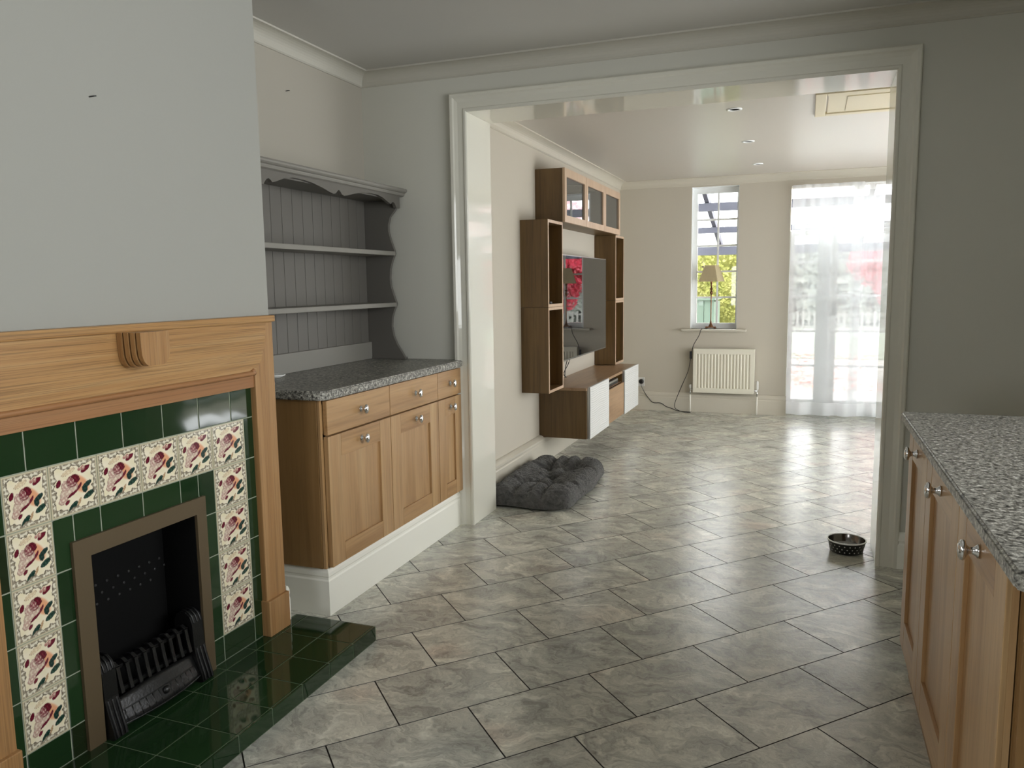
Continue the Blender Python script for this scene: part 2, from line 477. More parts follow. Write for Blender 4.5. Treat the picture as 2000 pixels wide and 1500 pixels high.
# walls ------------------------------------------------------------
W = .22
LY0, LY1, LZ0, LZ1 = -.9, .3, .9, 1.9
bm = newbm()
for a in ((YB-W, LY0, 0, ZC), (LY1, Y2, 0, ZC), (LY0, LY1, 0, LZ0), (LY0, LY1, LZ1, ZC)): box(bm, XL-W, XL, *a)
struct('wall_left', bm, 'alcove')
bm = newbm()                                                       # chimney breast around the fire opening
box(bm, XL, XC, 1.11, 1.535, 0, ZC); box(bm, XL, XC, 1.998, 2.42, 0, ZC); box(bm, XL, XC, 1.535, 1.998, .635, ZC)
box(bm, XL, XL+.25, 1.535, 1.998, 0, .635)
struct('wall_chimney_breast', bm, 'chimney')
bm = newbm()
box(bm, XL-W, JL-.008, Y1, Y2, 0, ZC+.1); box(bm, JR+.008, XR+W, Y1, Y2, 0, ZC+.1); box(bm, JL-.008, JR+.008, Y1, Y2, ZL+.008, ZC+.1)
struct('wall_opening', bm, 'wall')
struct('wall_sitting_left', bx(XW-W, XW, Y2, YF+.3, 0, ZC2+.1), 'wall_warm')
WX0, WX1, WZ0, WZ1 = -1.129, -.665, .866, 2.301                    # sash window opening
DX0, DX1, DZ1 = -.176, 1.17, 2.262                                 # garden door opening
bm = newbm()
for a in ((XW-W, WX0, 0, ZC2+.1), (WX0, WX1, 0, WZ0), (WX0, WX1, WZ1, ZC2+.1), (WX1, DX0, 0, ZC2+.1), (DX0, DX1, DZ1, ZC2+.1), (DX1, XR2+W, 0, ZC2+.1)):
    box(bm, a[0], a[1], YF, YF+.27, a[2], a[3])
struct('wall_far', bm, 'wall_warm')
bm = newbm()
for a in ((Y2, 5.2, 0, ZC2+.1), (7.7, YF+.27, 0, ZC2+.1), (5.2, 7.7, 1.86, ZC2+.1), (5.2, 7.7, 0, .1)):
    box(bm, XR2, XR2+W, a[0], a[1], a[2], a[3])
struct('wall_sitting_right', bm, 'wall_warm')
bm = newbm()
KY0, KY1, KZ0, KZ1 = .1, 3.1, 1.0, 2.36
for a in ((YB-W, KY0, 0, ZC), (KY1, Y1, 0, ZC), (KY0, KY1, 0, KZ0), (KY0, KY1, KZ1, ZC)):
    box(bm, XR, XR+W, a[0], a[1], a[2], a[3])
struct('wall_right', bm, 'wall')
struct('wall_added_shade_nib', bx(1.15, XR, 3.2, Y1, 0, ZC), 'wall')  # unseen nib added to keep light off the right of the opening wall
bm = newbm(); BW = (-1.7, -.7, .75, 1.75)
for a in ((XL-W, BW[0], 0, ZC), (BW[1], XR+W, 0, ZC), (BW[0], BW[1], 0, BW[2]), (BW[0], BW[1], BW[3], ZC)): box(bm, a[0], a[1], YB-W, YB, a[2], a[3])
struct('wall_back', bm, 'wall')
struct('ceiling', bx(XL-W, XR+W, YB-W, Y1, ZC, ZC+.12), 'ceiling')
ceil2 = struct('ceiling_sitting', bx(XW-W, XR2+W, Y2, YF+.27, ZC2, ZC2+.12), 'ceil_far')

# glazing outside the frame ------------------------------------------------------------
bm = newbm()
for k in range(5):
    y = 5.2+2.5*k/4
    box(bm, XR2+.06, XR2+.14, y-.04, y+.04, .18, 1.78)
box(bm, XR2+.06, XR2+.14, 5.2, 7.7, .1, .18); box(bm, XR2+.06, XR2+.14, 5.2, 7.7, 1.78, 1.86)
w = struct('window_2', bm, 'upvc'); obj('pane', bx(XR2+.098, XR2+.102, 5.2, 7.7, .15, 1.82), 'glass', w)
bm = newbm()
for y in (KY0+.03, (KY0+KY1)/2, KY1-.03): box(bm, XR+.08, XR+.14, y-.03, y+.03, KZ0, KZ1)
for z in (KZ0+.03, KZ1-.03): box(bm, XR+.08, XR+.14, KY0, KY1, z-.03, z+.03)
w5 = newbm(); frame_x(w5, BW[0], BW[1], YB-.15, YB-.09, BW[2], BW[3], .06, .06, .06, .06); box(w5, -1.23, -1.17, YB-.15, YB-.09, BW[2]+.06, BW[3]-.06)  # unseen back window added to brighten the near floor and opening wall
w5 = struct('window_added_back', w5, 'upvc'); obj('pane', bx(BW[0], BW[1], YB-.122, YB-.118, BW[2]+.02, BW[3]-.02), 'glass', w5)
w4 = newbm()
for y in (LY0+.03, (LY0+LY1)/2, LY1-.03): box(w4, XL-.14, XL-.08, y-.03, y+.03, LZ0+.06, LZ1-.06)
for z in (LZ0+.03, LZ1-.03): box(w4, XL-.14, XL-.08, LY0, LY1, z-.03, z+.03)
w4 = struct('window_4', w4, 'upvc'); obj('pane', bx(XL-.112, XL-.108, LY0, LY1, LZ0+.02, LZ1-.02), 'glass', w4)
w = struct('window_3', bm, 'upvc'); obj('pane', bx(XR+.108, XR+.112, KY0, KY1, KZ0+.02, KZ1-.02), 'glass', w)

# coving, baseboards, architrave, linings ------------------------------------------------------------
def cove(p, drop, n=7):
    """profile in (distance from wall, height below ceiling)"""
    pts = [(0, 0), (p, 0), (p, -.008)]
    for i in range(n+1):
        a = PI/2*i/n
        pts.append((p-.008-(p-.02)*math.sin(a)*1.0, -.008-(drop-.02)*(1-math.cos(a))))
    pts += [(.012, -drop+.006), (.006, -drop), (0, -drop)]
    return pts
def coving(name, wall, a, b, sgn, axis, zc, p=.085, drop=.07, mat='coving'):
    poly = [(wall+sgn*u, zc+v) for u, v in cove(p, drop)]
    bm = prism(newbm(), poly, axis, a, b)
    return struct(name, bm, mat)
coving('trim_1', XL, 2.42, Y1, 1, 'Y', ZC)
coving('trim_2', Y1, XL, XR, -1, 'X', ZC)
coving('trim_3', XW, Y2, YF, 1, 'Y', ZC2, .08, .075, 'trim_warm')
coving('trim_4', YF, XW, XR2, -1, 'X', ZC2, .08, .075, 'trim_warm')
def skirt(t, h):
    return [(0, 0), (t, 0), (t, h-.055), (t-.004, h-.048), (t-.004, h-.04), (t-.001, h-.034), (t-.002, h-.02), (t*.55, h-.006), (t*.3, h), (0, h)]
def baseboard(name, wall, a, b, sgn, axis, t=.03, h=.2, mat='satin'):
    return struct(name, prism(newbm(), [(wall+sgn*u, v) for u, v in skirt(t, h)], axis, a, b), mat)
baseboard('baseboard_sitting_left', XW, Y2, YF, 1, 'Y', .045, .208, 'trim_warm')
baseboard('baseboard_far_left', YF, XW+.045, DX0+.012, -1, 'X', .03, .195, 'trim_warm')
baseboard('baseboard_far_right', YF, DX1, XR2, -1, 'X', .03, .195, 'trim_warm')
baseboard('baseboard_opening_right', Y1, JR+.09, XR, -1, 'X', .028, .17)
baseboard('baseboard_chimney', 2.42, XL+.03, -1.852, 1, 'X', .022, .2)
bm = newbm(); rg = []
for u, v in skirt(.022, .2):
    rg.append([bm.verts.new(c) for c in ((XL+.1, 2.652-u, v), (-1.822+u, 2.652-u, v), (-1.822+u, Y1-.028, v))])
fs = []
for i in range(len(rg)):
    j = (i+1) % len(rg)
    for k in range(2): fs.append(bm.faces.new((rg[i][k], rg[i][k+1], rg[j][k+1], rg[j][k])))
fs += [bm.faces.new([r[0] for r in rg]), bm.faces.new([r[2] for r in rg])]
bmesh.ops.recalc_face_normals(bm, faces=fs)
struct('baseboard_cabinets', bm, 'satin')
# jamb and soffit linings in gloss
struct('trim_5', bx(JL-.008, JL, Y1, Y2, 0, ZL, bev=.002), 'gloss')
struct('trim_6', bx(JR, JR+.008, Y1, Y2, 0, ZL, bev=.002), 'gloss')
struct('trim_7', bx(JL-.008, JR+.008, Y1, Y2, ZL, ZL+.008), 'gloss')
# architrave
prof = [(-.002, 0), (-.002, .016), (.004, .021), (.014, .021), (.019, .016), (.05, .017), (.068, .022), (.076, .028), (.09, .028), (.095, .024), (.095, 0)]
bm = newbm(); rings = []
for w_, t_ in prof:
    y = Y1-t_
    rings.append([bm.verts.new(c) for c in ((JL-w_, y, 0), (JL-w_, y, ZL+w_), (JR+w_, y, ZL+w_), (JR+w_, y, 0))])
fs = []
for i in range(len(rings)):
    j = (i+1) % len(rings)
    for k in range(3): fs.append(bm.faces.new((rings[i][k], rings[i][k+1], rings[j][k+1], rings[j][k])))
fs.append(bm.faces.new([r[0] for r in rings])); fs.append(bm.faces.new([r[3] for r in rings]))
bmesh.ops.recalc_face_normals(bm, faces=fs)
struct('trim_8', bm, 'gloss')

# ------------------------------------------------------------------ tiled fireplace
hearth = thing('hearth', (-1.68, 1.75, 0), 'dark green glossy tiled hearth slab on the floor before the fire', 'hearth')
HZ = .058
obj('grout_bed', bx(XC+.003, -1.5055, .961, 2.4925, 0, HZ-.0012), 'grout_dull', hearth)
def ctile(name, parent, x0, x1, y0, y1, z0, z1, mat='green', b=.002):
    c = ((x0+x1)/2, (y0+y1)/2, (z0+z1)/2)
    return obj(name, bx(x0, x1, y0, y1, z0, z1, bev=b), mat, parent, origin=c)
ys = [2.489, 2.334, 2.180, 2.025, 1.870, 1.715, 1.560, 1.405, 1.250, 1.095, .96]
g = .0013
for i in range(len(ys)-1):
    y1_, y0_ = ys[i]-g, ys[i+1]+g
    ctile('hearth_tile', hearth, -1.6585+g, -1.513, y0_, y1_, HZ-.009, HZ)
    ctile('hearth_tile', hearth, -1.811+g, -1.6585-g, y0_, y1_, HZ-.009, HZ)
    ctile('hearth_tile', hearth, -1.8585, -1.811-g, y0_, y1_, HZ-.009, HZ)
    ctile('edge_tile', hearth, -1.5125, -1.504, y0_, y1_, .002, HZ-.001)
for x0_, x1_ in ((-1.6585, -1.513), (-1.811, -1.6585), (-1.8585, -1.811)):
    ctile('edge_tile', hearth, x0_+g, x1_-g, 2.487, 2.494, .002, HZ-.001)

panel = thing('tile_panel', (-1.864, 1.79, HZ), 'tiled fire surround panel of green tiles with rose tiles in a band', 'tiles')
bm = newbm()
FX = -1.8607
for a in ((1.295, 1.535, HZ, .995), (1.998, 2.29, HZ, .995), (1.535, 1.998, .635, .995)):
    box(bm, XC+.0005, FX, *a)
obj('grout_bed', bm, 'grout', panel)
TX = -1.8595
# painted rose print on a fine shared mesh
def smooth(a, b, x):
    t = max(0., min(1., (x-a)/(b-a))); return t*t*(3-2*t)
def vnoise(x, y, s=0):
    return .5+.25*math.sin(x*12.9+y*7.7+s)+.25*math.sin(x*5.3-y*14.1+s*2.3)
def petal(x, y, cx, cy, rx, ry, ang):
    c, s = math.cos(ang), math.sin(ang); dx, dy = x-cx, y-cy
    return ((dx*c+dy*s)/rx)**2+((-dx*s+dy*c)/ry)**2
CREAM, GREY, DK = (232, 222, 190), (150, 140, 118), (84, 74, 62)
def mixc(a, b, t): return tuple(p+(q-p)*t for p, q in zip(a, b))
def rose_colour(x, y):
    c = CREAM
    e = max(abs(x), abs(y))
    wob = .05*math.sin(9*math.atan2(y, x))+.025*math.sin(23*math.atan2(y, x)+1)
    inner = .775+wob
    if e > .93:
        c = mixc(CREAM, GREY, .75 if .94 < e < .965 or e > .985 else .25)
    elif e > inner:
        t = vnoise(x*2.2, y*2.2, 1.)*.6+.4*abs(math.sin(x*22)*math.sin(y*22))
        c = mixc((226, 220, 200), (140, 130, 112), smooth(.35, .7, t))
        if e < inner+.035: c = mixc(c, DK, .8)
        if abs(t-.5) < .05: c = mixc(c, DK, .45)
    else:
        c = mixc(CREAM, (238, 228, 205), vnoise(x, y))
        d = petal(x, y, .22, .08, .5, .28, -.75)
        c = mixc(c, (222, 152, 112), .85*(1-smooth(.45, 1.25, d)))
        for cx, cy, rx, ry, an, col, col2 in (
            (-.24, -.10, .42, .24, .5, (226, 214, 192), (196, 170, 154)),
            (-.50, -.40, .20, .15, .5, (224, 210, 188), (186, 152, 140)),
            (-.34, .12, .20, .22, .2, (226, 212, 192), (182, 146, 136)),
            (-.08, .24, .25, .23, .4, (206, 182, 166), (128, 72, 78)),
            (.06, .32, .15, .20, .9, (116, 36, 50), (84, 20, 34)),
            (-.14, .25, .13, .12, .4, (208, 176, 162), (130, 66, 74)),
            (.50, .60, .22, .10, .5, (118, 36, 52), (92, 22, 38)),
            (.40, .66, .08, .10, .2, (216, 192, 174), (170, 120, 112)),
            (.26, .64, .09, .07, .2, (214, 188, 170), (170, 116, 108)),
            (-.64, .26, .10, .15, -.5, (112, 32, 50), (88, 20, 36)),
            (-.10, -.24, .26, .055, .45, (118, 38, 54), (92, 24, 42)),
            (.20, -.02, .16, .06, .9, (124, 48, 60), (96, 30, 44)),
            (-.34, -.52, .12, .07, .6, (120, 44, 58), (96, 30, 44)),
            (-.22, .62, .3, .1, .3, (230, 216, 184), (212, 192, 160)),
            (.52, -.02, .24, .10, .55, (52, 80, 70), (28, 48, 46)),
            (.42, -.16, .12, .16, .1, (46, 72, 64), (26, 46, 42)),
            (.58, -.42, .27, .11, .45, (60, 90, 74), (30, 52, 46)),
            (-.12, -.74, .27, .11, .75, (52, 84, 70), (26, 48, 42)),
            (.16, -.60, .16, .05, 1.1, (206, 178, 140), (170, 138, 104))):
            d = petal(x, y, cx, cy, rx, ry, an)
            if d < 1.:
                k = vnoise(x*3.1, y*3.1, cx*9)
                c = mixc(col, col2, smooth(.3, .75, k*.6+.5*abs(math.sin(d*7))))
                if d > .86: c = mixc(c, (96, 66, 58), .5)
    return c
NR = 76
def rose_mesh():
    bm = newbm(); cl = bm.loops.layers.float_color.new('print')
    grid = [[bm.verts.new((0, -.5+i/NR, -.5+j/NR)) for i in range(NR+1)] for j in range(NR+1)]
    for j in range(NR):
        for i in range(NR):
            f = bm.faces.new((grid[j][i], grid[j][i+1], grid[j+1][i+1], grid[j+1][i]))
            for l in f.loops:
                r_ = rose_colour(l.vert.co.y*2, l.vert.co.z*2); l[cl] = (lin(r_[0]), lin(r_[1]), lin(r_[2]), 1)
    b = newbm(); box(b, -.005, -.0003, -.5, .5, -.5, .5)
    for f in b.faces: pass
    me = bpy.data.meshes.new('t2'); b.to_mesh(me); b.free()
    n0 = len(bm.faces); bm.from_mesh(me); bpy.data.meshes.remove(me)
    for f in list(bm.faces)[n0:]:
        for l in f.loops: l[cl] = (lin(232), lin(222), lin(190), 1)
    return bm
YBD = [1.336, 1.466, 1.619, 1.772, 1.924, 2.077, 2.240]
ZBD = [.149+.1473*k for k in range(6)]
rm = None
def rose(y0, y1, z0, z1):
    global rm
    if rm is None:
        o = obj('rose_tile', rose_mesh(), 'rose', panel, origin=(0, 0, 0)); rm = o.data
    else:
        o = bpy.data.objects.new('rose_tile', rm); COL.objects.link(o); o.parent = panel
    o.location = Vector((TX, (y0+y1)/2, (z0+z1)/2))-panel.location
    o.scale = (1, y1-y0-.0028, z1-z0-.0028)
for i in range(6): rose(YBD[i], YBD[i+1], ZBD[4], ZBD[5])
for k in range(4):
    rose(YBD[0], YBD[1], ZBD[k], ZBD[k+1]); rose(YBD[5], YBD[6], ZBD[k], ZBD[k+1])
def gt(y0, y1, z0, z1):
    ctile('green_tile', panel, TX-.005, TX, y0+.0016, y1-.0016, z0+.0016, z1-.0016, 'green', .0018)
tops = [1.295, 1.407, 1.5605, 1.7155, 1.869, 2.0225, 2.176, 2.29]
for a, b in zip(tops, tops[1:]): gt(a, b, ZBD[5], .995)
zl = [HZ]+ZBD
for a, b in zip(zl, zl[1:]):
    gt(2.240, 2.29, a, b); gt(1.295, YBD[0], a, b)
gt(YBD[0], YBD[1], HZ, ZBD[0]); gt(YBD[5], YBD[6], HZ, ZBD[0])
for a, b in zip([HZ]+ZBD[:4], ZBD[:5]):
    gt(YBD[1], 1.530, a, b); gt(2.003, YBD[5], a, b)
for a, b in zip(YBD[1:5], YBD[2:6]): pass
gt(1.530, YBD[2], .64, ZBD[4]); gt(YBD[2], YBD[3], .64, ZBD[4]); gt(YBD[3], YBD[4], .64, ZBD[4]); gt(YBD[4], 2.003, .64, ZBD[4])

# mantel ------------------------------------------------------------
mantel = thing('fire_surround', (-1.85, 1.79, HZ), 'honey oak fire surround with carved corbel against the chimney breast', 'fireplace')
MX = -1.836
for y0, y1 in ((2.287, 2.396), (1.166, 1.296)):
    lg = part('leg', 'oak_v', mantel, XC+.001, MX, y0, y1, .19, 1.222, bev=.003)
    part('foot', 'oak_v', lg, XC+.001, MX+.013, y0-.006, y1+.004, HZ, .194, bev=.003)
part('lower_rail', 'oak_dark', mantel, XC+.001, MX-.006, 1.296, 2.287, .993, 1.05, bev=.002)
bm = newbm()
fr = [(1.19, 1.222), (1.19, 1.05), (2.25, 1.05), (2.285, 1.056), (2.318, 1.085), (2.342, 1.14), (2.350, 1.19), (2.350, 1.222)]
prism(bm, fr, 'X', XC+.001, MX+.005)
obj('frieze', bm, 'oak_h', mantel)
bm = newbm()                                                       # raised upper field with a rounded lower corner at either side of the corbel
for a in ([(1.19, 1.221), (1.19, 1.203), (1.62, 1.203), (1.652, 1.207), (1.672, 1.221)], [(1.84, 1.221), (1.85, 1.207), (1.862, 1.203), (2.345, 1.203), (2.349, 1.221)]):
    prism(bm, a, 'X', MX+.004, MX+.009)
obj('upper_bead', bm, 'oak_h', mantel)
bm = newbm(); tube(bm, [(MX+.005, 1.19, 1.045), (MX+.005, 1.7, 1.045), (MX+.005, 2.23, 1.045), (MX+.004, 2.262, 1.049), (MX+.002, 2.276, 1.056)], .009, 10)
obj('roll_moulding', bm, 'oak_dark', mantel)
part('top_cap', 'oak_h', mantel, XC+.001, MX+.011, 1.15, 2.402, 1.222, 1.246, bev=.005)
cb = None
for k, (xa, xb, dy, dz) in enumerate(((0., .018, 0, 0), (.018, .023, .024, .014), (.023, .038, .003, .002), (.038, .043, .027, .016), (.043, .058, .006, .004), (.058, .063, .030, .018), (.063, .078, .009, .006))):
    y0, y1, z0, z1 = 1.692+dy, 1.812-dy*.35, 1.122+dz, 1.224
    poly = [(y0, z1), (y0+.001, 1.185)]
    for q in range(7):
        a = q/6*PI/2; poly.append((y0+.028-.028*math.cos(a)+.002, z0+.045-.045*math.sin(a)))
    for q in range(7):
        a = q/6*PI/2; poly.append((y1-.03+.03*math.sin(a), z0+.045-.045*math.cos(a)))
    poly += [(y1, z1)]
    bm = prism(newbm(), poly, 'X', MX+.006+xa, MX+.006+xb)
    if cb is None: cb = obj('corbel', bm, 'oak_v', mantel)
    else: obj('corbel_layer', bm, 'oak_v' if k % 2 == 0 else 'oak_dark', cb)

# fire insert ------------------------------------------------------------
insert = thing('fire_insert', (-1.86, 1.765, HZ), 'brown metal fire frame with black firebox set in the green tiles', 'fireplace')
bm = newbm()
IY0, IY1, OY0, OY1, IT, OT = 1.567, 1.976, 1.512, 2.019, .611, .664
poly_o = [(OY0, HZ), (OY0, OT), (OY1, OT), (OY1, HZ)]; poly_i = [(IY0, HZ), (IY0, IT), (IY1, IT), (IY1, HZ)]
for a, b in ((0, 1), (1, 2), (2, 3)):
    prism(bm, [poly_o[a], poly_o[b], poly_i[b], poly_i[a]], 'X', TX+.0005, TX+.011)
obj('frame', bm, 'bronze', insert)
bm = newbm()
box(bm, -2.02, TX, 1.537, IY0+.002, HZ, .633); box(bm, -2.02, TX, IY1-.002, 1.996, HZ, .633)
box(bm, -2.02, TX, 1.537, 1.996, IT-.002, .633); box(bm, -2.035, -2.0, 1.537, 1.996, HZ, .633); box(bm, -2.02, -1.87, 1.537, 1.996, HZ-.003, HZ+.002)
obj('firebox', bm, 'firebox', insert)
bm = newbm()
for r_, n_ in ((0, 7), (1, 7), (2, 6)):
    for q in range(n_):
        lathe(bm, [(.0045, -2.0), (.0045, -1.9975), (.002, -1.9975)], (0, 1.70+q*.042+(r_ % 2)*.021, .455-r_*.03-.0*q), 'X', 8)
obj('vent_hole', bm, 'hole', insert)['kind'] = 'stuff'
fret = thing('fire_fret', (-1.85, 1.77, HZ), 'black cast iron fire fret with bars standing on the green hearth', 'grate')
pp = [(-1.925, HZ), (-1.925, .262), (-1.915, .283), (-1.898, .294), (-1.88, .292), (-1.862, .278), (-1.853, .255), (-1.849, .175), (-1.838, .13), (-1.824, .085), (-1.820, .062), (-1.826, HZ)]
for y in (1.572, 1.926):
    p_ = obj('post', prism(newbm(), pp, 'Y', y, y+.048), 'iron', fret)
    for dy in (.009, .024, .039):
        bm = newbm(); tube(bm, [(-1.898, y+dy, .295), (-1.88, y+dy, .293), (-1.862, y+dy, .279), (-1.853, y+dy, .255)], .0035, 6); obj('upper_bead', bm, 'iron', p_)
        bm = newbm(); tube(bm, [(-1.849, y+dy, .172), (-1.836, y+dy, .128), (-1.822, y+dy, .085), (-1.818, y+dy, .066)], .0042, 6); obj('lower_bead', bm, 'iron', p_)
for z, x, nm in ((.238, -1.878, 'top_rail'), (.172, -1.866, 'bottom_rail')):
    part(nm, 'iron', fret, x-.006, x+.006, 1.618, 1.928, z-.006, z+.006, bev=.002)
for k in range(9):
    y = 1.637+k*.034
    bm = newbm()
    for i, (a, b) in enumerate((((-1.915, .232), (-1.9, .25)), ((-1.9, .25), (-1.88, .254)), ((-1.88, .254), (-1.866, .244)), ((-1.866, .244), (-1.858, .2)), ((-1.858, .2), (-1.85, .168)))):
        n_ = Vector((-(b[1]-a[1]), b[0]-a[0])).normalized()*.003
        prism(bm, [(a[0]-n_.x, a[1]-n_.y), (b[0]-n_.x, b[1]-n_.y), (b[0]+n_.x, b[1]+n_.y), (a[0]+n_.x, a[1]+n_.y)], 'Y', y-.006, y+.006)
    obj('bar', bm, 'iron', fret)
# curved apron with pierced panels and a centre knob
bm = newbm(); NA = 26; rows = []
def apr(t, s):
    bow = 1-(2*t-1)**2
    y = 1.618+.312*t
    z = .150-.07*s+.012*bow*(1-s)-.02*s*(1-bow)*0
    x = -1.866+.030*s+.022*bow*(.35+.65*s)
    return Vector((x, y, max(z, HZ+.006)))
for j in range(6): rows.append([bm.verts.new(apr(i/NA, j/5)) for i in range(NA+1)])
for j in range(5):
    for i in range(NA):
        bm.faces.new((rows[j][i], rows[j][i+1], rows[j+1][i+1], rows[j+1][i])).smooth = True
bmesh.ops.recalc_face_normals(bm, faces=bm.faces)
bmesh.ops.solidify(bm, geom=list(bm.faces), thickness=.004)
ap = obj('apron', bm, 'iron', fret)
bm = newbm()
tube(bm, [apr(i/10, .46)+Vector((.003, 0, 0)) for i in range(11)], .0028, 6)
tube(bm, [apr(i/10, .96)+Vector((.003, 0, 0)) for i in range(11)], .0035, 6)
for k in range(13):
    if k == 6: continue
    t = .05+.9*k/12
    tube(bm, [apr(t, .46)+Vector((.003, 0, 0)), apr(t, .96)+Vector((.003, 0, 0))], .0026, 6, False)
obj('apron_ribs', bm, 'iron', ap)
bm = newbm(); c = apr(.5, .6); lathe(bm, [(.004, 0), (.012, .004), (.013, .009), (.008, .015), (.002, .018)], c, 'X', 14)
obj('knob', bm, 'iron', ap)

# ------------------------------------------------------------------ left run of base cabinets
def knob_bm(x, y, z, sg, s=1.1):
    bm = newbm()
    pr = [(.0105, 0), (.0105, .003), (.0075, .006), (.0055, .010), (.0052, .016), (.0085, .020), (.0145, .0225), (.0158, .026), (.0150, .030), (.0095, .0335), (.002, .0345)]
    lathe(bm, [(r*s, sg*h*s) for r, h in pr], (x, y, z), 'X', 22, .9, 1.2); return bm
def shaker_door(parent, xf, sg, y0, y1, z0, z1, stile, top, bot, kz, label=None, mats=('cab_v', 'cab_h')):
    """door whose face looks along sg; front plane xf"""
    d = obj('door', bx(xf-sg*.02, xf-sg*.010, y0, y1, z0, z1), mats[0], parent)
    st = .018
    for a, b in ((y0, y0+stile), (y1-stile, y1)):
        obj('stile', bx(xf-sg*.0105, xf, a, b, z0, z1, bev=.0015), mats[0], d)
    obj('rail', bx(xf-sg*.0105, xf-sg*.0004, y0+stile+.0012, y1-stile-.0012, z1-top, z1, bev=.0012), mats[1], d)
    obj('rail', bx(xf-sg*.0105, xf-sg*.0004, y0+stile+.0012, y1-stile-.0012, z0, z0+bot, bev=.0012), mats[1], d)
    if kz: obj('knob', knob_bm(xf, (y0+y1)/2, kz, sg), 'chrome', d)['label'] = 'oval chrome door knob'
    return d
bays = ((2.645, 3.152, 'wooden base cabinet beside the chimney breast, first under the left worktop'),
        (3.156, 3.657, 'wooden base cabinet in the middle of the run under the left worktop'),
        (3.661, 3.952, 'narrow wooden base cabinet next to the white opening frame'))
XF = -1.785
for k, (y0, y1, lab) in enumerate(bays):
    t = thing('base_cabinet', (-2.05, (y0+y1)/2, .2), lab, 'cabinet', 'base cabinets under the left worktop')
    bm = newbm(); xb = XF-.022
    ya = y0-.003 if k == 0 else y0-.0015
    yb = y1+.0015 if k < 2 else y1
    box(bm, XL+.02, xb, ya, ya+.018, .2, .896); box(bm, XL+.02, xb, yb-.018, yb, .2, .896)
    box(bm, XL+.02, xb, ya, yb, .2, .218); box(bm, XL+.02, xb, ya, yb, .878, .896); box(bm, XL+.02, XL+.03, ya, yb, .2, .896)
    box(bm, xb-.05, xb, ya, yb, .735, .76)
    obj('carcass', bm, 'cab_side', t)
    dr = obj('drawer', bx(XF-.02, XF, y0, y1, .753, .893, bev=.0025), 'cab_h', t)
    obj('knob', knob_bm(XF, (y0+y1)/2, .824, 1), 'chrome', dr)['label'] = 'oval chrome drawer knob'
    st = .095 if k < 2 else .085
    shaker_door(t, XF, 1, y0, y1, .203, .746, st, .094, .078, .697)
    if k == 0:
        part('side_panel', 'cab_side', t, XL+.02, xb-.014, 2.624, 2.641, .2, .896, bev=.001)
        part('front_edge_strip', 'cab_v', t, xb-.012, xb+.001, 2.626, 2.641, .2, .896, bev=.001, label='pale edge strip on the cabinet corner')
bm = newbm()
ply = [(XL, 2.60), (-1.815, 2.60), (-1.786, 2.607), (-1.772, 2.622), (-1.768, 2.65), (-1.768, Y1-.03), (-1.83, Y1-.001), (XL, Y1-.001)]
prism(bm, ply, 'Z', .899, .936)
bmesh.ops.bevel(bm, geom=[e for e in bm.edges if abs(e.verts[0].co.z-e.verts[1].co.z) < 1e-6], offset=.006, segments=3, affect='EDGES')
tag(obj('worktop', bm, 'granite', None, (-2.06, 3.28, .92)), 'grey speckled worktop over the cabinets in the alcove beside the fireplace', 'worktop')
d_ = thing('dish', (-2.262, 2.955, .936), 'small white dish peeping out behind the fire surround on the worktop', 'dish')
bm = newbm(); lathe(bm, [(.02, 0), (.026, .002), (.045, .012), (.048, .017), (.045, .017), (.024, .006), (.001, .005)], (-2.262, 2.955, .9362), 'Z', 26)
obj('bowl', bm, 'dish', d_)

# dresser shelf unit ------------------------------------------------------------
dres = thing('dresser_rack', (-2.25, 3.28, .936), 'grey painted plate rack with scalloped sides standing on the worktop', 'shelf')
DY0, DY1, DZ0, DZ1, DB = 2.725, 3.935, .9365, 1.835, -2.352
side = [(-2.350, DZ0+.012), (-2.112, DZ0+.012), (-2.118, .958), (-2.135, .985), (-2.158, 1.02), (-2.178, 1.065), (-2.188, 1.12), (-2.184, 1.17), (-2.170, 1.21), (-2.154, 1.245),
        (-2.156, 1.255), (-2.172, 1.30), (-2.186, 1.345), (-2.190, 1.391), (-2.186, 1.44), (-2.172, 1.485), (-2.154, 1.525), (-2.158, 1.545), (-2.176, 1.595), (-2.190, 1.645), (-2.191, 1.68), (-2.178, 1.725), (-2.150, 1.757), (-2.142, 1.768), (-2.142, DZ1), (-2.350, DZ1)]
for y in (DY0, DY1-.02):
    obj('side_panel', prism(newbm(), side, 'Y', y, y+.02), 'dresser', dres)
    part('foot_board', 'dresser', dres, -2.350, -2.105, y-.006, y+.026, DZ0, DZ0+.012, bev=.002)
npl = 14; pw = (DY1-DY0-.044)/npl
for k in range(npl):
    y = DY0+.022+k*pw
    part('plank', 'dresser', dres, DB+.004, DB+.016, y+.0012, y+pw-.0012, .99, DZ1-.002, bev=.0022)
part('kick_board', 'dresser_lit', dres, DB+.004, DB+.034, DY0+.02, DY1-.02, DZ0, 1.033, bev=.004)
part('shelf', 'dresser_lit', dres, DB+.016, -2.150, DY0+.02, DY1-.018, 1.513, 1.537, bev=.004)
part('shelf', 'dresser_lit', dres, DB+.016, -2.152, DY0+.02, DY1-.018, 1.231, 1.255, bev=.004)
part('top_board', 'dresser', dres, DB+.004, -2.142, DY0, DY1, DZ1-.02, DZ1)
yc = (DY0+DY1)/2
def half():
    return [(3.935, 1.846), (3.935, 1.771), (3.893, 1.771), (3.886, 1.782), (3.872, 1.795), (3.856, 1.800), (3.842, 1.794), (3.832, 1.786), (3.815, 1.789), (3.79, 1.797), (3.74, 1.813), (3.68, 1.822), (3.60, 1.822), (3.52, 1.816), (3.44, 1.803), (3.38, 1.790), (3.345, 1.784), (3.325, 1.789), (3.311, 1.801), (3.2975, 1.808)]
h_ = half()
left = [(2*yc-y, z) for y, z in h_][::-1]
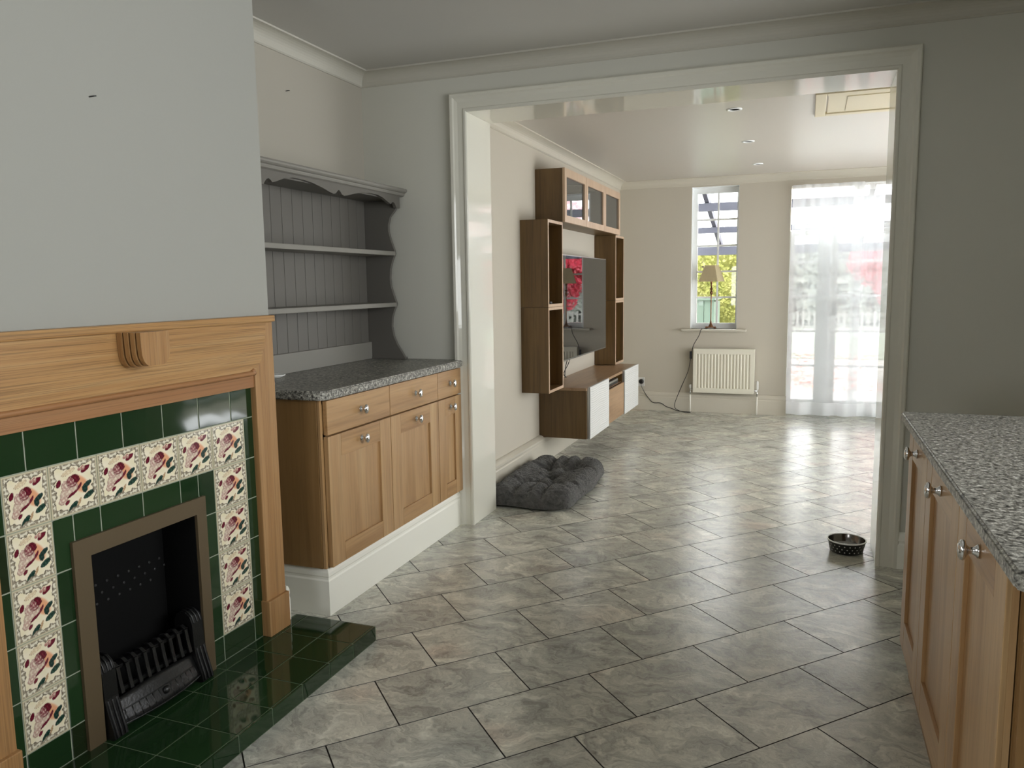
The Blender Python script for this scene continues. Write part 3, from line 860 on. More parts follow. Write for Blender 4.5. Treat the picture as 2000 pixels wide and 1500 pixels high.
poly = h_+left[1:]
# yc of the carved edge differs from half width: squeeze so both halves meet in the middle
poly = [((yc+(y-3.2975)*(DY1-yc)/(3.935-3.2975), z) if i < len(h_) else (y, z)) for i, (y, z) in enumerate(poly)]
poly = []
for y, z in h_: poly.append((yc+(y-3.2975)*(DY1-yc)/(3.935-3.2975), z))
poly += [(2*yc-y, z) for y, z in poly[::-1][1:]]
obj('carved_valance', prism(newbm(), poly, 'X', -2.142, -2.124), 'dresser', dres)
bm = newbm()
cp = [(-2.352, 1.835), (-2.124, 1.835), (-2.112, 1.840), (-2.108, 1.848), (-2.108, 1.853), (-2.100, 1.856), (-2.094, 1.862), (-2.092, 1.869), (-2.096, 1.876), (-2.106, 1.879), (-2.352, 1.879)]
prism(bm, cp, 'Y', DY0-.03, Y1-.002)
obj('cornice', bm, 'dresser_lit', dres)

# nails left in the walls
for x, y, z, lab, rot in ((XC, 1.697, 1.872, 'small nail left in the chimney breast above the fire surround', .3), (XL, 3.273, 2.275, 'small nail left in the alcove wall above the dresser', .6)):
    bm = newbm(); tube(bm, [(x-.004, y, z), (x+.010, y+.004, z+.002), (x+.014, y+.012, z+.004)], .0018, 6)
    tag(obj('nail', bm, 'black', None, (x, y, z)), lab, 'nail')

# ------------------------------------------------------------------ peninsula on the right
XP = .328
rb = ((2.412, 2.812, 'wooden base cabinet at the far end under the right worktop'),
      (1.917, 2.408, 'wooden base cabinet in the middle under the right worktop'),
      (1.472, 1.913, 'wooden base cabinet at the near corner under the right worktop'))
for k, (y0, y1, lab) in enumerate(rb):
    t = thing('base_cabinet', (.65, (y0+y1)/2, 0), lab, 'cabinet', 'base cabinets under the right worktop')
    bm = newbm(); xb = XP+.022; ya, yb = y0-.002, y1+.002
    box(bm, xb, .93, ya, ya+.018, .13, .868); box(bm, xb, .93, yb-.018, yb, .13, .868)
    box(bm, xb, .93, ya, yb, .13, .148); box(bm, xb, .93, ya, yb, .85, .868); box(bm, .92, .93, ya, yb, .13, .868)
    obj('carcass', bm, 'cab_side', t)
    shaker_door(t, XP, -1, y0, y1, .135, .862, .085, .085, .1, .818)
    part('plinth', 'cab_side', t, .362, .378, y0-.002, y1+.002, 0, .13)
    if k == 2:
        part('end_panel', 'cab_side', t, XP+.024, .93, 1.449, 1.468, .0, .868, bev=.001)
    if k == 0:
        part('end_panel', 'cab_side', t, .362, .93, 2.816, 2.832, 0, .868, bev=.001)
bm = newbm()
prism(bm, [(.309, 1.345), (.322, 1.332), (.98, 1.332), (.98, 2.91), (.309, 2.91)], 'Z', .870, .902)
bmesh.ops.bevel(bm, geom=[e for e in bm.edges if abs(e.verts[0].co.z-e.verts[1].co.z) < 1e-6], offset=.006, segments=3, affect='EDGES')
tag(obj('worktop', bm, 'granite', None, (.64, 2.1, .88)), 'grey speckled worktop of the peninsula on the right side', 'worktop')

# ------------------------------------------------------------------ media wall
def open_box(parent, x0, x1, y0, y1, z0, z1, th, mats, label=None):
    part('side_panel', mats[0], parent, x0, x1-.001, y0, y0+th, z0, z1)
    part('side_panel', mats[0], parent, x0, x1-.001, y1-th, y1, z0, z1)
    part('top_panel', mats[0], parent, x0, x1-.001, y0+th, y1-th, z1-th, z1)
    part('bottom_panel', mats[0], parent, x0, x1-.001, y0+th, y1-th, z0, z0+th)
    part('back_panel', mats[1], parent, x0, x0+.006, y0+th, y1-th, z0+th, z1-th)
    bm = newbm()
    for a in ((y0, y0+th, z0, z1), (y1-th, y1, z0, z1), (y0+th, y1-th, z1-th, z1), (y0+th, y1-th, z0, z0+th)):
        box(bm, x1-.001, x1+.0006, *a)
    obj('lit_edge', bm, mats[2], parent)['label'] = 'front edge of the box, lightened as if lit'
wm = ('tv_v', 'tv_in', 'tv_edge')
for (y0, nm) in ((5.195, 'nearer the opening'), (7.235, 'nearer the far wall')):
    for z0, z1, lv in ((.583, 1.184, 'lower'), (1.186, 1.786, 'upper')):
        t = thing('wall_shelf', (XW+.1, y0+.175, z0), f'{lv} open wooden wall box of the pair {nm} beside the television', 'shelf', 'open wall boxes flanking the television')
        open_box(t, XW, -1.673, y0, y0+.352, z0, z1, .02, wm)
uc = thing('wall_cabinet', (XW+.1, 6.43, 1.792), 'long wooden wall cabinet with three glazed doors above the television', 'cabinet')
obj('carcass', bx(XW, -1.672, 5.528, 7.322, 1.790, 2.170, bev=.001), 'tv_v', uc)
for k in range(3):
    y0, y1 = 5.530+k*.5975, 5.530+(k+1)*.5975-.005
    bm = newbm(); a, b = -1.669, -1.650; fw = .048
    box(bm, a, b, y0, y0+fw, 1.790, 2.171); box(bm, a, b, y1-fw, y1, 1.790, 2.171); box(bm, a, b, y0+fw, y1-fw, 1.790, 1.838); box(bm, a, b, y0+fw, y1-fw, 2.112, 2.171)
    d = obj('door', bm, 'tv_edge', uc)
    obj('glass_pane', bx(a+.002, a+.007, y0+fw-.003, y1-fw+.003, 1.836, 2.115), 'smoked', d)
bench = thing('tv_bench', (XW+.2, 6.48, .195), 'wall hung wooden media bench with white textured doors under the television', 'cabinet')
BX = -1.507
bm = newbm()
box(bm, XW, BX, 5.575, 5.593, .195, .575); box(bm, XW, BX, 7.392, 7.41, .195, .575); box(bm, XW, XW+.006, 5.593, 7.392, .213, .557)
box(bm, XW, BX, 5.593, 7.392, .195, .213)
for y in (6.192, 6.787): box(bm, XW, BX, y-.009, y+.009, .213, .557)
obj('carcass', bm, 'tv_v', bench)
part('top_panel', 'tv_h', bench, XW, BX+.001, 5.572, 7.413, .557, .578, bev=.001)
def textured_door(y0, y1):
    bm = newbm(); ny, nz = 56, 120
    def hx(i, j):
        y, z = i/ny*5, j/nz*50
        e = min(i, ny-i, 3)/3*min(j, nz-j, 3)/3
        return -1.4865+e*.0022*(math.sin(z*2.9+1.6*math.sin(y*1.9+.7*math.sin(z*.5))+.8*math.sin(y*.8)) * .5)
    g_ = [[bm.verts.new((hx(i, j), y0+(y1-y0)*i/ny, .190+(.390)*j/nz)) for i in range(ny+1)] for j in range(nz+1)]
    for j in range(nz):
        for i in range(ny): bm.faces.new((g_[j][i], g_[j][i+1], g_[j+1][i+1], g_[j+1][i])).smooth = True
    box(bm, -1.505, -1.4885, y0, y1, .190, .580)
    return obj('door', bm, 'ripple_door', bench)
textured_door(5.612, 6.208)['label'] = 'white wave textured door'
textured_door(6.800, 7.40)['label'] = 'white wave textured door'
obj('drop_front', bx(-1.505, -1.490, 6.214, 6.780, .200, .480, bev=.001), 'tv_h', bench)
for y in (5.600, 6.791): part('hinge_strip', 'alu', bench, -1.506, -1.49, y-.004, y+.004, .2, .575, label='grey metal strip beside the door')
mb = thing('media_box', (-1.62, 6.5, .49), 'slim silver media player in the open slot of the bench', 'player')
bm = bx(-1.78, -1.525, 6.30, 6.70, .487, .525, bev=.004); obj('case', bm, 'alu', mb)
part('front_panel', 'black', mb, -1.525, -1.522, 6.31, 6.69, .492, .508)
bm = bx(-1.86, -1.515, 6.205, 6.778, .481, .4868); tagp = obj('slot_shelf', bm, 'tv_in', bench)
rc = obj('remote_control', bx(-1.78, -1.69, 5.30, 5.345, 1.206, 1.222, bev=.004), 'black', None, (-1.73, 5.32, 1.206))
tag(rc, 'small black remote lying in the upper wall box', 'remote')

tv = thing('television', (-1.75, 6.30, .76), 'large flat television with glossy dark screen mounted on the wall', 'television')
obj('back_case', bx(-1.765, -1.712, 5.66, 6.94, .80, 1.52, bev=.012), 'black', tv)
obj('bezel', bx(-1.716, -1.7035, 5.622, 6.982, .764, 1.562, bev=.003), 'bezel', tv)
obj('screen', bx(-1.705, -1.7015, 5.630, 6.975, .776, 1.555), 'screen', tv)
obj('wall_mount', bx(XW, -1.76, 6.1, 6.5, 1.0, 1.35), 'black', tv)
for k, dy in enumerate((0, .035)):
    bm = newbm(); tube(bm, [(-1.80, 6.18+dy, .82), (-1.835, 6.17+dy*2, .70), (-1.845, 6.16-dy, .62), (-1.84, 6.15+dy, .582)], .0035, 6)
    tag(obj('tv_cable', bm, 'black', None, (-1.84, 6.17, .6)), ('thin black television cable, the one nearer the opening' if k == 0 else 'thin black television cable, the one nearer the far wall'), 'cable', 'cables under the television')

# ------------------------------------------------------------------ sash window with lamp
wy = YF+.11
bm = newbm(); fw = .045
frame_x(bm, WX0, WX1, wy, wy+.06, WZ0, WZ1, fw, fw*.55, .055, .055)
win = struct('window_1', bm, 'upvc')
gx0, gx1, gz0, gz1 = WX0+fw, WX1-fw*.55, WZ0+.055, WZ1-.055
xm = (gx0+gx1)/2+.01
bars = [gx0, xm, gx1]; zb = [gz0+(gz1-gz0)*k/5 for k in range(6)]
obj('glazing_bar', bx(xm-.009, xm+.009, wy+.015, wy+.045, gz0, gz1, bev=.002), 'upvc', win)
for z in zb[1:-1]: obj('glazing_bar', bx(gx0, gx1, wy+.016, wy+.044, z-.009, z+.009, bev=.002), 'upvc', win)
for i in range(2):
    for k in range(5):
        obj('pane', bx(bars[i], bars[i+1], wy+.028, wy+.032, zb[k], zb[k+1]), 'glass', win)
sill = obj('window_sill', bx(-1.214, -.567, YF-.055, YF+.11, .843, .866, bev=.006), 'trim_warm', win)
bm = newbm()
for a in ((WX0-.001, WX0+.003, WZ0, WZ1-.003), (WX1-.003, WX1+.001, WZ0, WZ1-.003), (WX0-.001, WX1+.001, WZ1-.003, WZ1+.001)):
    box(bm, a[0], a[1], YF+.001, wy, a[2], a[3])
obj('window_reveal', bm, 'upvc', win)

# garden door -------------------------------------------------------
dy = YF+.13
bm = newbm()
frame_x(bm, DX0, DX1, dy, dy+.07, 0, DZ1, .045, .05, .10, .045)
box(bm, .085, .275, dy-.005, dy+.075, .1, DZ1-.045, bev=.006)
door = struct('door_1', bm, 'upvc')
for x0, x1 in ((DX0+.045, .085), (.275, DX1-.05)):
    obj('bottom_rail', bx(x0, x1, dy+.01, dy+.06, .10, .15), 'upvc', door)
    zs = [.15, .495, .842, 1.19, 1.53, 1.875, DZ1-.045]
    for z in zs[1:-1]: obj('glazing_bar', bx(x0, x1, dy+.018, dy+.052, z-.011, z+.011, bev=.002), 'upvc', door)
    for a, b in zip(zs, zs[1:]): obj('pane', bx(x0, x1, dy+.033, dy+.037, a, b), 'glass', door)
obj('door_handle', bx(.255, .27, dy-.05, dy-.005, 1.0, 1.13, bev=.004), 'alu', door)

# voile curtains ------------------------------------------------------------
rod = thing('curtain_rod', (.5, YF-.075, 2.245), 'slim white curtain rod above the garden door', 'rod')
bm = newbm(); tube(bm, [(-.17, YF-.075, 2.247), (1.25, YF-.075, 2.247)], .006, 8, False); obj('pole', bm, 'upvc', rod)
for x in (-.165, 1.245):
    bm = newbm(); tube(bm, [(x, YF-.075, 2.247), (x, YF, 2.247)], .005, 8, False); obj('bracket', bm, 'alu', rod)
def curtain(x0, x1, y, lab, seed, gather):
    rnd = random.Random(seed)
    t = thing('voile_curtain', ((x0+x1)/2, y, .02), lab, 'curtain', 'sheer curtains at the garden door')
    nx = 150
    ph = [rnd.uniform(0, 6) for _ in range(6)]
    def pos(i, z):
        s = i/nx; k = z/2.25
        x = x0+(x1-x0)*s
        A = .010+.012*(1-k)
        d = A*math.sin(s*gather*2.1+ph[0]+.6*math.sin(s*4+ph[1]))+.006*math.sin(s*gather*5.3+ph[2])*k+.004*math.sin(s*33+ph[3]+k*2)
        return Vector((x+.012*math.sin(k*2.2+s*5+ph[4])*(1-k), y+d, z))
    def sheet(zs, off=0.0):
        bm = newbm(); g_ = [[bm.verts.new(pos(i, z)+Vector((0, -off, 0))) for i in range(nx+1)] for z in zs]
        for j in range(len(zs)-1):
            for i in range(nx): bm.faces.new((g_[j][i], g_[j][i+1], g_[j+1][i+1], g_[j+1][i])).smooth = True
        return bm
    zt, zb_ = 2.25, .028
    obj('drape', sheet([.155+(2.19-.155)*j/22 for j in range(23)]), 'voile', t)
    obj('heading_tape', sheet([2.19, 2.21, 2.235, zt+.008]), 'voile_hem', t)['label'] = 'gathered heading over the rod'
    obj('hem', sheet([zb_, .06, .1, .155]), 'voile_hem', t)['label'] = 'doubled hem near the floor'
curtain(-.160, .475, YF-.100, 'sheer white curtain over the sidelight and door post, next to the radiator', 3, 9)
curtain(.385, 1.22, YF-.050, 'sheer white curtain partly hidden behind the opening frame', 8, 16)

# lamp ------------------------------------------------------------
LX, LY = -.925, YF+.035
SZ = .866
lamp = thing('table_lamp', (LX, LY, SZ), 'bronze candlestick lamp with cream pleated shade on the window sill', 'lamp')
bm = newbm()
prism(bm, [(LX-.05, LY-.028), (LX+.05, LY-.028), (LX+.05, LY+.028), (LX-.05, LY+.028)], 'Z', SZ+.012, SZ+.024)
for sx in (-1, 1):
    for sy in (-1, 1): lathe(bm, [(.006, 0), (.012, .004), (.010, .012), (.006, .014)], (LX+sx*.044, LY+sy*.022, SZ), 'Z', 10)
obj('base', bm, 'brass', lamp)
bm = newbm()
lathe(bm, [(.026, SZ+.024), (.022, SZ+.032), (.012, SZ+.05), (.008, SZ+.075), (.0055, SZ+.085), (.0055, SZ+.31), (.006, SZ+.345), (.010, SZ+.352), (.016, SZ+.365), (.016, SZ+.378), (.009, SZ+.39), (.008, SZ+.398), (.018, SZ+.408), (.019, SZ+.412), (.009, SZ+.418), (.008, SZ+.46), (.012, SZ+.465), (.012, SZ+.50), (.004, SZ+.51)], (LX, LY, 0), 'Z', 18)
obj('stem', bm, 'brass', lamp)
bm = newbm(); za, zb_ = 1.350, 1.515; Nn = 44; rings = [[], []]
rot = -.30
for lev, (hw, z) in enumerate(((.103, za), (.052, zb_))):
    for s_ in range(4):
        for i in range(Nn):
            t_ = i/Nn*2-1
            p = Vector((t_*hw, -hw)); p *= 1+.012*math.sin(i*PI*2/4)
            a = rot+s_*PI/2
            rings[lev].append(bm.verts.new((LX+p.x*math.cos(a)-p.y*math.sin(a), LY+.005+(p.x*math.sin(a)+p.y*math.cos(a))*.62, z)))
n_ = len(rings[0])
for i in range(n_): bm.faces.new((rings[0][i], rings[0][(i+1) % n_], rings[1][(i+1) % n_], rings[1][i]))
bmesh.ops.recalc_face_normals(bm, faces=bm.faces)
bmesh.ops.solidify(bm, geom=list(bm.faces), thickness=.0015)
sh = obj('lamp_shade', bm, 'shade', lamp); sh['label'] = 'cream pleated shade'
bm = newbm(); tube(bm, [(LX-.03, LY-.02, SZ+.006), (-.985, YF-.02, SZ+.006), (-1.01, YF-.062, .862), (-1.03, YF-.066, .80), (-1.084, YF-.066, .70), (-1.102, YF-.064, .616), (-1.113, YF-.064, .555), (-1.135, YF-.064, .43), (-1.20, YF-.064, .27), (-1.245, YF-.06, .156), (-1.27, YF-.05, .08), (-1.262, YF-.05, .03), (-1.20, YF-.07, .0045), (-1.14, YF-.10, .0045), (-1.10, YF-.09, .0045), (-1.17, YF-.075, .0045), (-1.25, YF-.055, .01), (-1.30, YF-.045, .028), (-1.36, YF-.04, .045), (-1.42, YF-.036, .08), (-1.50, YF-.034, .082), (-1.56, YF-.034, .14), (-1.60, YF-.036, .2), (-1.628, YF-.04, .26), (-1.632, YF-.036, .29)], .0035, 7)
cord = obj('flex', bm, 'black', None, (-1.2, YF-.06, .0))
tag(cord, 'thin black lamp flex trailing from the sill down to the wall plug', 'cable')
obj('inline_switch', bx(-1.121, -1.095, YF-.075, YF-.055, .56, .637, bev=.004), 'black', cord)
bm = newbm(); lathe(bm, [(.026, 0), (.027, -.012), (.022, -.022), (.012, -.026)], (-1.632, YF-.009, .302), 'Y', 20)
obj('plug', bm, 'black', cord)['label'] = 'round black mains plug'
so = thing('wall_socket', (-1.64, YF, .30), 'white wall socket with black plug low on the far wall', 'socket')
obj('faceplate', bx(-1.695, -1.60, YF-.009, YF, .252, .347, bev=.002), 'socket', so)
obj('switch_rocker', bx(-1.622, -1.612, YF-.012, YF-.008, .318, .335, bev=.001), 'socket', so)

# radiator ------------------------------------------------------------
rad = thing('radiator', (-.78, YF-.06, .2), 'white panel radiator fixed under the window on the far wall', 'radiator')
RX0, RX1, RZ0, RZ1, RY = -1.080, -.478, .213, .668, YF-.09
bm = newbm(); pts = [(RX0+.02, RY+.02), (RX0+.02, RY)]
nf = 17; fwid = (RX1-RX0-.06)/nf
for k in range(nf):
    x = RX0+.03+k*fwid
    pts += [(x+.001, RY), (x+.006, RY+.008), (x+fwid-.017, RY+.008), (x+fwid-.012, RY), (x+fwid-.001, RY-.0015)]
pts += [(RX1-.02, RY), (RX1-.02, RY+.02)]
prism(bm, pts, 'Z', RZ0+.045, RZ1-.05)
frame_x(bm, RX0, RX1, RY-.0008, RY+.02, RZ0, RZ1-.009, .029, .029, .05, .046)
obj('front_panel', bm, 'rad', rad)
part('top_grille', 'rad', rad, RX0-.004, RX1+.004, RY-.002, YF-.03, RZ1-.010, RZ1, bev=.003)
for x in (RX0-.003, RX1-.003): part('side_panel', 'rad', rad, x, x+.006, RY+.003, YF-.03, RZ0+.01, RZ1-.008, bev=.002)
part('wall_bracket', 'alu', rad, -.9, -.66, YF-.04, YF, .3, .6)
for x, th in ((RX0-.03, 0), (RX1+.032, 1)):
    bm = newbm(); tube(bm, [(x, RY+.03, 0.0), (x, RY+.03, .19)], .007, 10, False); obj('pipe', bm, 'satin', rad)
    bm = newbm(); tube(bm, [(x, RY+.03, 0.188), (x, RY+.03, .245)], .009, 10, False); tube(bm, [(x, RY+.03, .245), ((RX0+.02 if not th else RX1-.02), RY+.03, .245)], .008, 10, False)
    v_ = obj('valve', bm, 'chrome', rad)
    bm = newbm(); lathe(bm, [(.009, .25), (.014, .262), (.014, .285 if not th else .335), (.010, .292 if not th else .345), (.004, .294 if not th else .348)], (x, RY+.03, 0), 'Z', 14)
    obj('valve_cap', bm, 'socket', v_)

# downlights, hatch ------------------------------------------------------------
for y, lab in ((5.13, 'recessed white rimmed downlight nearest the opening'), (6.32, 'recessed white rimmed downlight in the middle of its row'), (7.54, 'recessed white rimmed downlight nearest the far wall')):
    t = thing('downlight', (-.452, y, ZC2), lab, 'light', 'ceiling downlights in a row')
    bm = newbm(); lathe(bm, [(.048, 0), (.047, -.004), (.036, -.006), (.030, -.002), (.030, -.0005)], (-.452, y, ZC2), 'Z', 28, cap=False); obj('rim', bm, 'upvc', t)
    bm = newbm(); lathe(bm, [(.0005, -.0012), (.029, -.0012), (.029, -.0004)], (-.452, y, ZC2), 'Z', 24); obj('lamp_recess', bm, 'firebox', t)
hat = thing('ceiling_hatch', (.4, 5.19, ZC2), 'cream framed hatch panel in the sitting room ceiling', 'hatch')
HX0, HX1, HY0, HY1 = .01, .80, 4.87, 5.51
bm = newbm()
for a in ((HX0, HX0+.06, HY0, HY1), (HX1-.06, HX1, HY0, HY1), (HX0+.06, HX1-.06, HY0, HY0+.06), (HX0+.06, HX1-.06, HY1-.065, HY1)):
    box(bm, a[0], a[1], a[2], a[3], ZC2-.016, ZC2, bev=.003)
obj('frame', bm, 'cream', hat)
obj('panel', bx(HX0+.07, HX1-.07, HY0+.07, HY1-.075, ZC2-.01, ZC2), 'cream', hat)
obj('raised_field', bx(HX0+.17, HX1-.17, HY0+.12, HY1-.125, ZC2-.014, ZC2-.009, bev=.003), 'cream', hat)

# pet bed ------------------------------------------------------------
bed = thing('pet_bed', (-1.545, 4.83, 0), 'dark grey plush pet cushion on the floor against the left wall', 'pet bed')
bm = newbm(); NU, NV = 84, 110
rb_ = random.Random(5)
tuft = [(-.33, -.42), (.34, -.40), (0., 0.02), (-.33, .43), (.33, .45)]
def bedp(i, j, top):
    u, v = i/NU*2-1, j/NV*2-1
    hx_, hy_ = .272, .515
    k = 1-.10*(abs(u*v))**3
    x, y = u*hx_*k, v*hy_*k
    e = max(abs(u), abs(v)); r_ = e
    prof_ = (max(0, 1-abs(u)**9)*max(0, 1-abs(v)**14))**.5
    wave = 1+.05*math.sin(v*9+u*2)
    x *= 1+.03*math.sin(v*6.0+1); y *= 1+.02*math.sin(u*5)
    if not top: return Vector((-1.547+x, 4.825+y, .006+.016*(1-prof_)))
    hgt = .118*wave*(.78+.22*smooth(.35, .8, r_))
    for tu, tv in tuft:
        d = math.hypot((u-tu)*hx_, (v-tv)*hy_); hgt -= .062*math.exp(-(d/.055)**2)
    for (a, b) in ((0, 2), (1, 2), (2, 3), (2, 4), (0, 1), (3, 4)):
        A = Vector(tuft[a]); B = Vector(tuft[b]); P = Vector((u, v)); ab = B-A
        t = max(0, min(1, (P-A).dot(ab)/ab.dot(ab))); q = P-A-ab*t
        d = math.hypot(q.x*hx_, q.y*hy_); hgt -= .024*math.exp(-(d/.028)**2)
    for tu, tv in tuft:
        if tv:
            d = math.hypot((u-tu)*.0+(0 if abs(u) > abs(tu) else 9)*.1, 0)
            if abs(v) > .4: hgt -= .018*math.exp(-(((u-tu)*hx_)/.022)**2)*smooth(.4, .6, abs(v))
            if abs(u) > .3 and tu*u > 0: hgt -= .02*math.exp(-(((v-tv)*hy_)/.024)**2)*smooth(.3, .5, abs(u))
    hgt += .006*math.sin(x*61+4*math.sin(y*37))*math.sin(y*73+2)
    hgt += rb_.uniform(-.0022, .0022)
    return Vector((-1.547+x, 4.825+y, .024+(max(.03, hgt)-.01)*prof_))
gt_ = [[bm.verts.new(bedp(i, j, True)) for i in range(NU+1)] for j in range(NV+1)]
gb_ = [[(gt_[j][i] if i in (0, NU) or j in (0, NV) else bm.verts.new(bedp(i, j, False))) for i in range(NU+1)] for j in range(NV+1)]
for j in range(NV):
    for i in range(NU):
        bm.faces.new((gt_[j][i], gt_[j][i+1], gt_[j+1][i+1], gt_[j+1][i])).smooth = True
        q = (gb_[j][i], gb_[j+1][i], gb_[j+1][i+1], gb_[j][i+1])
        try: bm.faces.new(q).smooth = True
        except ValueError: pass
bmesh.ops.recalc_face_normals(bm, faces=bm.faces)
obj('cushion', bm, 'plush', bed)
# short pile standing off the cushion
pile = newbm(); fr_ = [f for f in range(1)]
src = bed.children[0].data
for p in src.polygons:
    if p.normal.z < -.3: continue
    for _ in range(2):
        vs = [src.vertices[k].co for k in p.vertices]
        a = rb_.random(); b = rb_.random()
        q = (vs[0]*(1-a)+vs[1]*a)*(1-b)+(vs[-1]*(1-a)+vs[-2]*a)*b
        n = (p.normal+Vector((rb_.uniform(-.8, .8), rb_.uniform(-.8, .8), rb_.uniform(-.3, .3)))).normalized()
        s = Vector((rb_.uniform(-1, 1), rb_.uniform(-1, 1), rb_.uniform(-1, 1))).cross(n).normalized()*.0011
        L_ = rb_.uniform(.003, .007)
        pile.faces.new((pile.verts.new(q-s), pile.verts.new(q+s), pile.verts.new(q+n*L_)))
bmesh.ops.translate(pile, verts=pile.verts, vec=bed.location)
o = obj('pile', pile, 'plush', bed); o['kind'] = 'stuff'

# pet bowl ------------------------------------------------------------
BXC, BYC = .222, 4.13
bowl = thing('pet_bowl', (BXC, BYC, 0), 'black polka dot pet bowl with white rim on the floor by the opening', 'bowl')
bm = newbm(); lathe(bm, [(.001, .001), (.072, .001), (.076, .004), (.088, .058), (.0885, .06)], (BXC, BYC, 0), 'Z', 48, cap=False); obj('body', bm, 'black', bowl)
bm = newbm(); lathe(bm, [(.0885, .058), (.0915, .060), (.0915, .064), (.088, .065), (.086, .062)], (BXC, BYC, 0), 'Z', 48, cap=False); obj('rim', bm, 'dish', bowl)
bm = newbm(); lathe(bm, [(.0865, .063), (.078, .018), (.072, .012), (.001, .012)], (BXC, BYC, 0), 'Z', 48, cap=False); obj('steel_liner', bm, 'steel', bowl)
bm = newbm(); lathe(bm, [(.001, .026), (.0785, .026), (.0785, .024)], (BXC, BYC, 0), 'Z', 40); obj('water', bm, 'water', bowl)
bm = newbm()
for r_ in range(3):
    for k in range(22):
        a = 2*PI*(k+.5*(r_ % 2))/22; z = .016+.015*r_; rr = .0768+(z-.004)*.222+.0006
        c = Vector((BXC+rr*math.cos(a), BYC+rr*math.sin(a), z)); t1 = Vector((-math.sin(a), math.cos(a), 0)); t2 = Vector((.217*math.cos(a), .217*math.sin(a), .976))
        bm.faces.new([bm.verts.new(c+t1*.0034*math.cos(q*PI/4)+t2*.0034*math.sin(q*PI/4)) for q in range(8)])
o = obj('spot_print', bm, 'socket', bowl); o['kind'] = 'stuff'

# ------------------------------------------------------------------ garden
GZ = -.16
struct('ground_patio', bx(-12, 14, YF+.30, 16.3, GZ-.2, GZ), 'patio')
struct('ground_lawn', bx(-25, 30, 16.3, 45, GZ-.2, GZ+.01), 'lawn')
def rafter_z(y): return 2.60-.28*(y-8.57)
ver = thing('veranda', (.2, 9.8, GZ), 'slate blue veranda frame with glass roof outside the far wall', 'veranda')
for x in (-1.95, -1.12, -.25, .62, 1.5, 2.4):
    bm = newbm(); prism(bm, [(8.57, rafter_z(8.57)), (11.3, rafter_z(11.3)), (11.3, rafter_z(11.3)-.09), (8.57, rafter_z(8.57)-.09)], 'X', x-.025, x+.025)
    obj('rafter', bm, 'beam', ver)
for y, h in ((9.5, .09), (10.3, .07), (11.05, .11)):
    part('beam', 'beam', ver, -2.0, 2.45, y-.04, y+.04, rafter_z(y)-.09-h, rafter_z(y)-.09)
for x in (-1.97, 2.42): part('post', 'beam', ver, x-.05, x+.05, 11.0, 11.1, GZ, rafter_z(11.05)-.2)
bm = newbm(); prism(bm, [(8.57, rafter_z(8.57)), (11.4, rafter_z(11.4)), (11.4, rafter_z(11.4)+.008), (8.57, rafter_z(8.57)+.008)], 'X', -2.0, 2.45)
obj('roof_pane', bm, 'poly', ver)
def leaf_cloud(name, parent, mat, n, size, fn, seed):
    r = random.Random(seed); bm = newbm()
    for _ in range(n):
        c, nn = fn(r)
        a = Vector((r.uniform(-1, 1), r.uniform(-1, 1), r.uniform(-1, 1))).normalized()
        b = a.cross(nn); b = b.normalized() if b.length > .01 else Vector((0, 0, 1)); s = size*r.uniform(.6, 1.3); a = b.cross(nn+Vector((.01, .02, .03))).normalized()
        bm.faces.new([bm.verts.new(c+p) for p in (a*s, b*s*.5, -a*s, -b*s*.5)])
    o = obj(name, bm, mat, parent); o['kind'] = 'stuff'; return o
def ellipsoid(cx, cy, cz, rx, ry, rz):
    def fn(r):
        d = Vector((r.gauss(0, 1), r.gauss(0, 1), r.gauss(0, 1))).normalized(); k = r.uniform(.55, 1.05)*(1+.15*math.sin(d.x*7)*math.cos(d.z*6))
        return Vector((cx+d.x*rx*k, cy+d.y*ry*k, cz+d.z*rz*k)), (d+Vector((r.uniform(-.8, .8), r.uniform(-.8, .8), r.uniform(-.8, .8)))).normalized()
    return fn
def boxcloud(x0, x1, y0, y1, z0, z1):
    def fn(r):
        x, y, z = r.uniform(x0, x1), y0+(y1-y0)*r.random()**2, z0+(z1-z0)*r.random()
        z = z+.12*math.sin(x*4)*(z-z0)/(z1-z0)
        return Vector((x, y+.15*math.sin(x*5+z*4), z)), Vector((r.uniform(-.8, .8), -1, r.uniform(-.5, .9))).normalized()
    return fn
hedge = thing('hedge', (-2.2, 13.2, GZ), 'golden green hedge seen through the lower panes of the sash window', 'hedge')
leaf_cloud('foliage', hedge, 'hedge', 20000, .032, boxcloud(-5.2, -.55, 12.6, 13.4, GZ, 2.25), 2)
bm = newbm()
for x in (-3.6, -2.4, -1.5, -.9): tube(bm, [(x, 13.1, GZ), (x+.1, 13.1, .8), (x-.1, 13.0, 1.7)], .03, 6)
obj('stem', bm, 'bark', hedge)
obj('inner_growth', bx(-5.1, -.7, 13.0, 13.5, GZ, 1.9), 'hedge', hedge)
mp = thing('maple_tree', (2.1, 16.4, GZ), 'red leaved maple seen through the curtain of the garden door', 'tree')
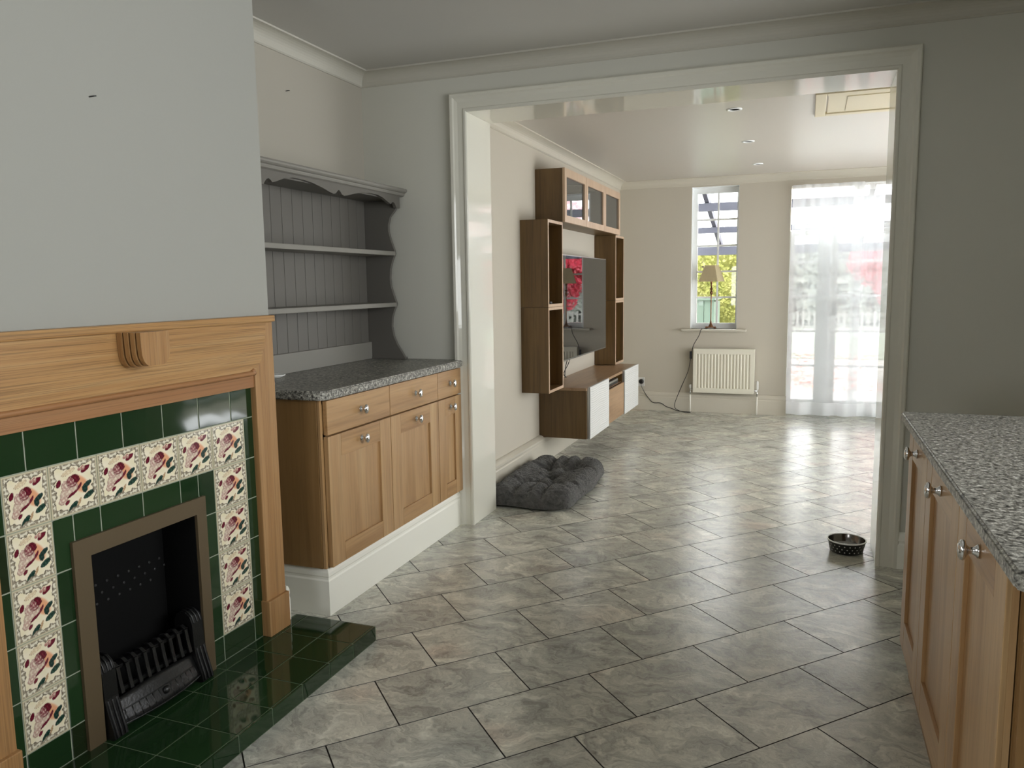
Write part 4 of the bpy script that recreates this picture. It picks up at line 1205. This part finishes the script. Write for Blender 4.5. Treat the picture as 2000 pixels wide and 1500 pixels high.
bm = newbm(); tube(bm, [(2.1, 16.4, GZ), (2.0, 16.4, .5), (1.8, 16.4, 1.1), (1.6, 16.3, 1.8)], .09, 8); tube(bm, [(2.0, 16.4, .5), (2.4, 16.5, 1.2), (2.6, 16.5, 2)], .06, 8)
obj('trunk', bm, 'bark', mp)
leaf_cloud('crown', mp, 'maple', 20000, .075, ellipsoid(2.35, 16.4, 2.0, 1.65, 1.2, 1.35), 4)
shed = thing('shed', (-1.6, 11.6, GZ), 'sage green boarded garden store behind the lamp, seen through the window', 'shed')
for k in range(7): part('board', 'shed', shed, -2.2+k*.14, -2.2+k*.14+.135, 11.40, 11.42, GZ, 1.09, bev=.004)
obj('body', bx(-2.2, -1.225, 11.42, 12.2, GZ, 1.07), 'shed', shed)
obj('lid', bx(-2.24, -1.205, 11.36, 12.25, 1.09, 1.12, bev=.005), 'shed', shed)
fence = thing('garden_fence', (0, 24.8, GZ), 'low picket fence at the end of the lawn', 'fence')
for z in (.12, .5): part('rail', 'pale', fence, -6, 12, 24.8, 24.83, GZ+z, GZ+z+.05)
for k in range(60): part('picket', 'pale', fence, -3+k*.16, -3+k*.16+.06, 24.77, 24.80, GZ, GZ+.62)
bk = thing('tree_belt', (0, 29, GZ), 'grey green belt of trees beyond the lawn', 'trees')
leaf_cloud('foliage', bk, 'hazeleaf', 9000, .28, boxcloud(-14, 20, 28, 30, GZ, 2.9), 6)
obj('understorey', bx(-14, 20, 29, 30, GZ, 2.3), 'hazeleaf', bk)
rl = random.Random(12); bm = newbm()
for _ in range(2600):
    x, y = rl.uniform(-2.5, 5.5), rl.uniform(11.3, 17.2)
    if (x < -.3 and y > 12.3) or (x < -1 and y < 12.5) or math.hypot(x-2.1, y-16.4) < .4: continue
    a = rl.uniform(0, 6.28); s = rl.uniform(.03, .06)
    bm.faces.new([bm.verts.new((x+s*math.cos(a+q*PI/2)*(1 if q % 2 else .6), y+s*math.sin(a+q*PI/2)*(1 if q % 2 else .6), GZ+.014+rl.uniform(0, .02))) for q in range(4)])
o = obj('fallen_leaves', bm, 'leaflitter'); tag(o, 'red fallen leaves scattered over the patio outside the door', 'leaves'); o['kind'] = 'stuff'

bpy.context.view_layer.update()
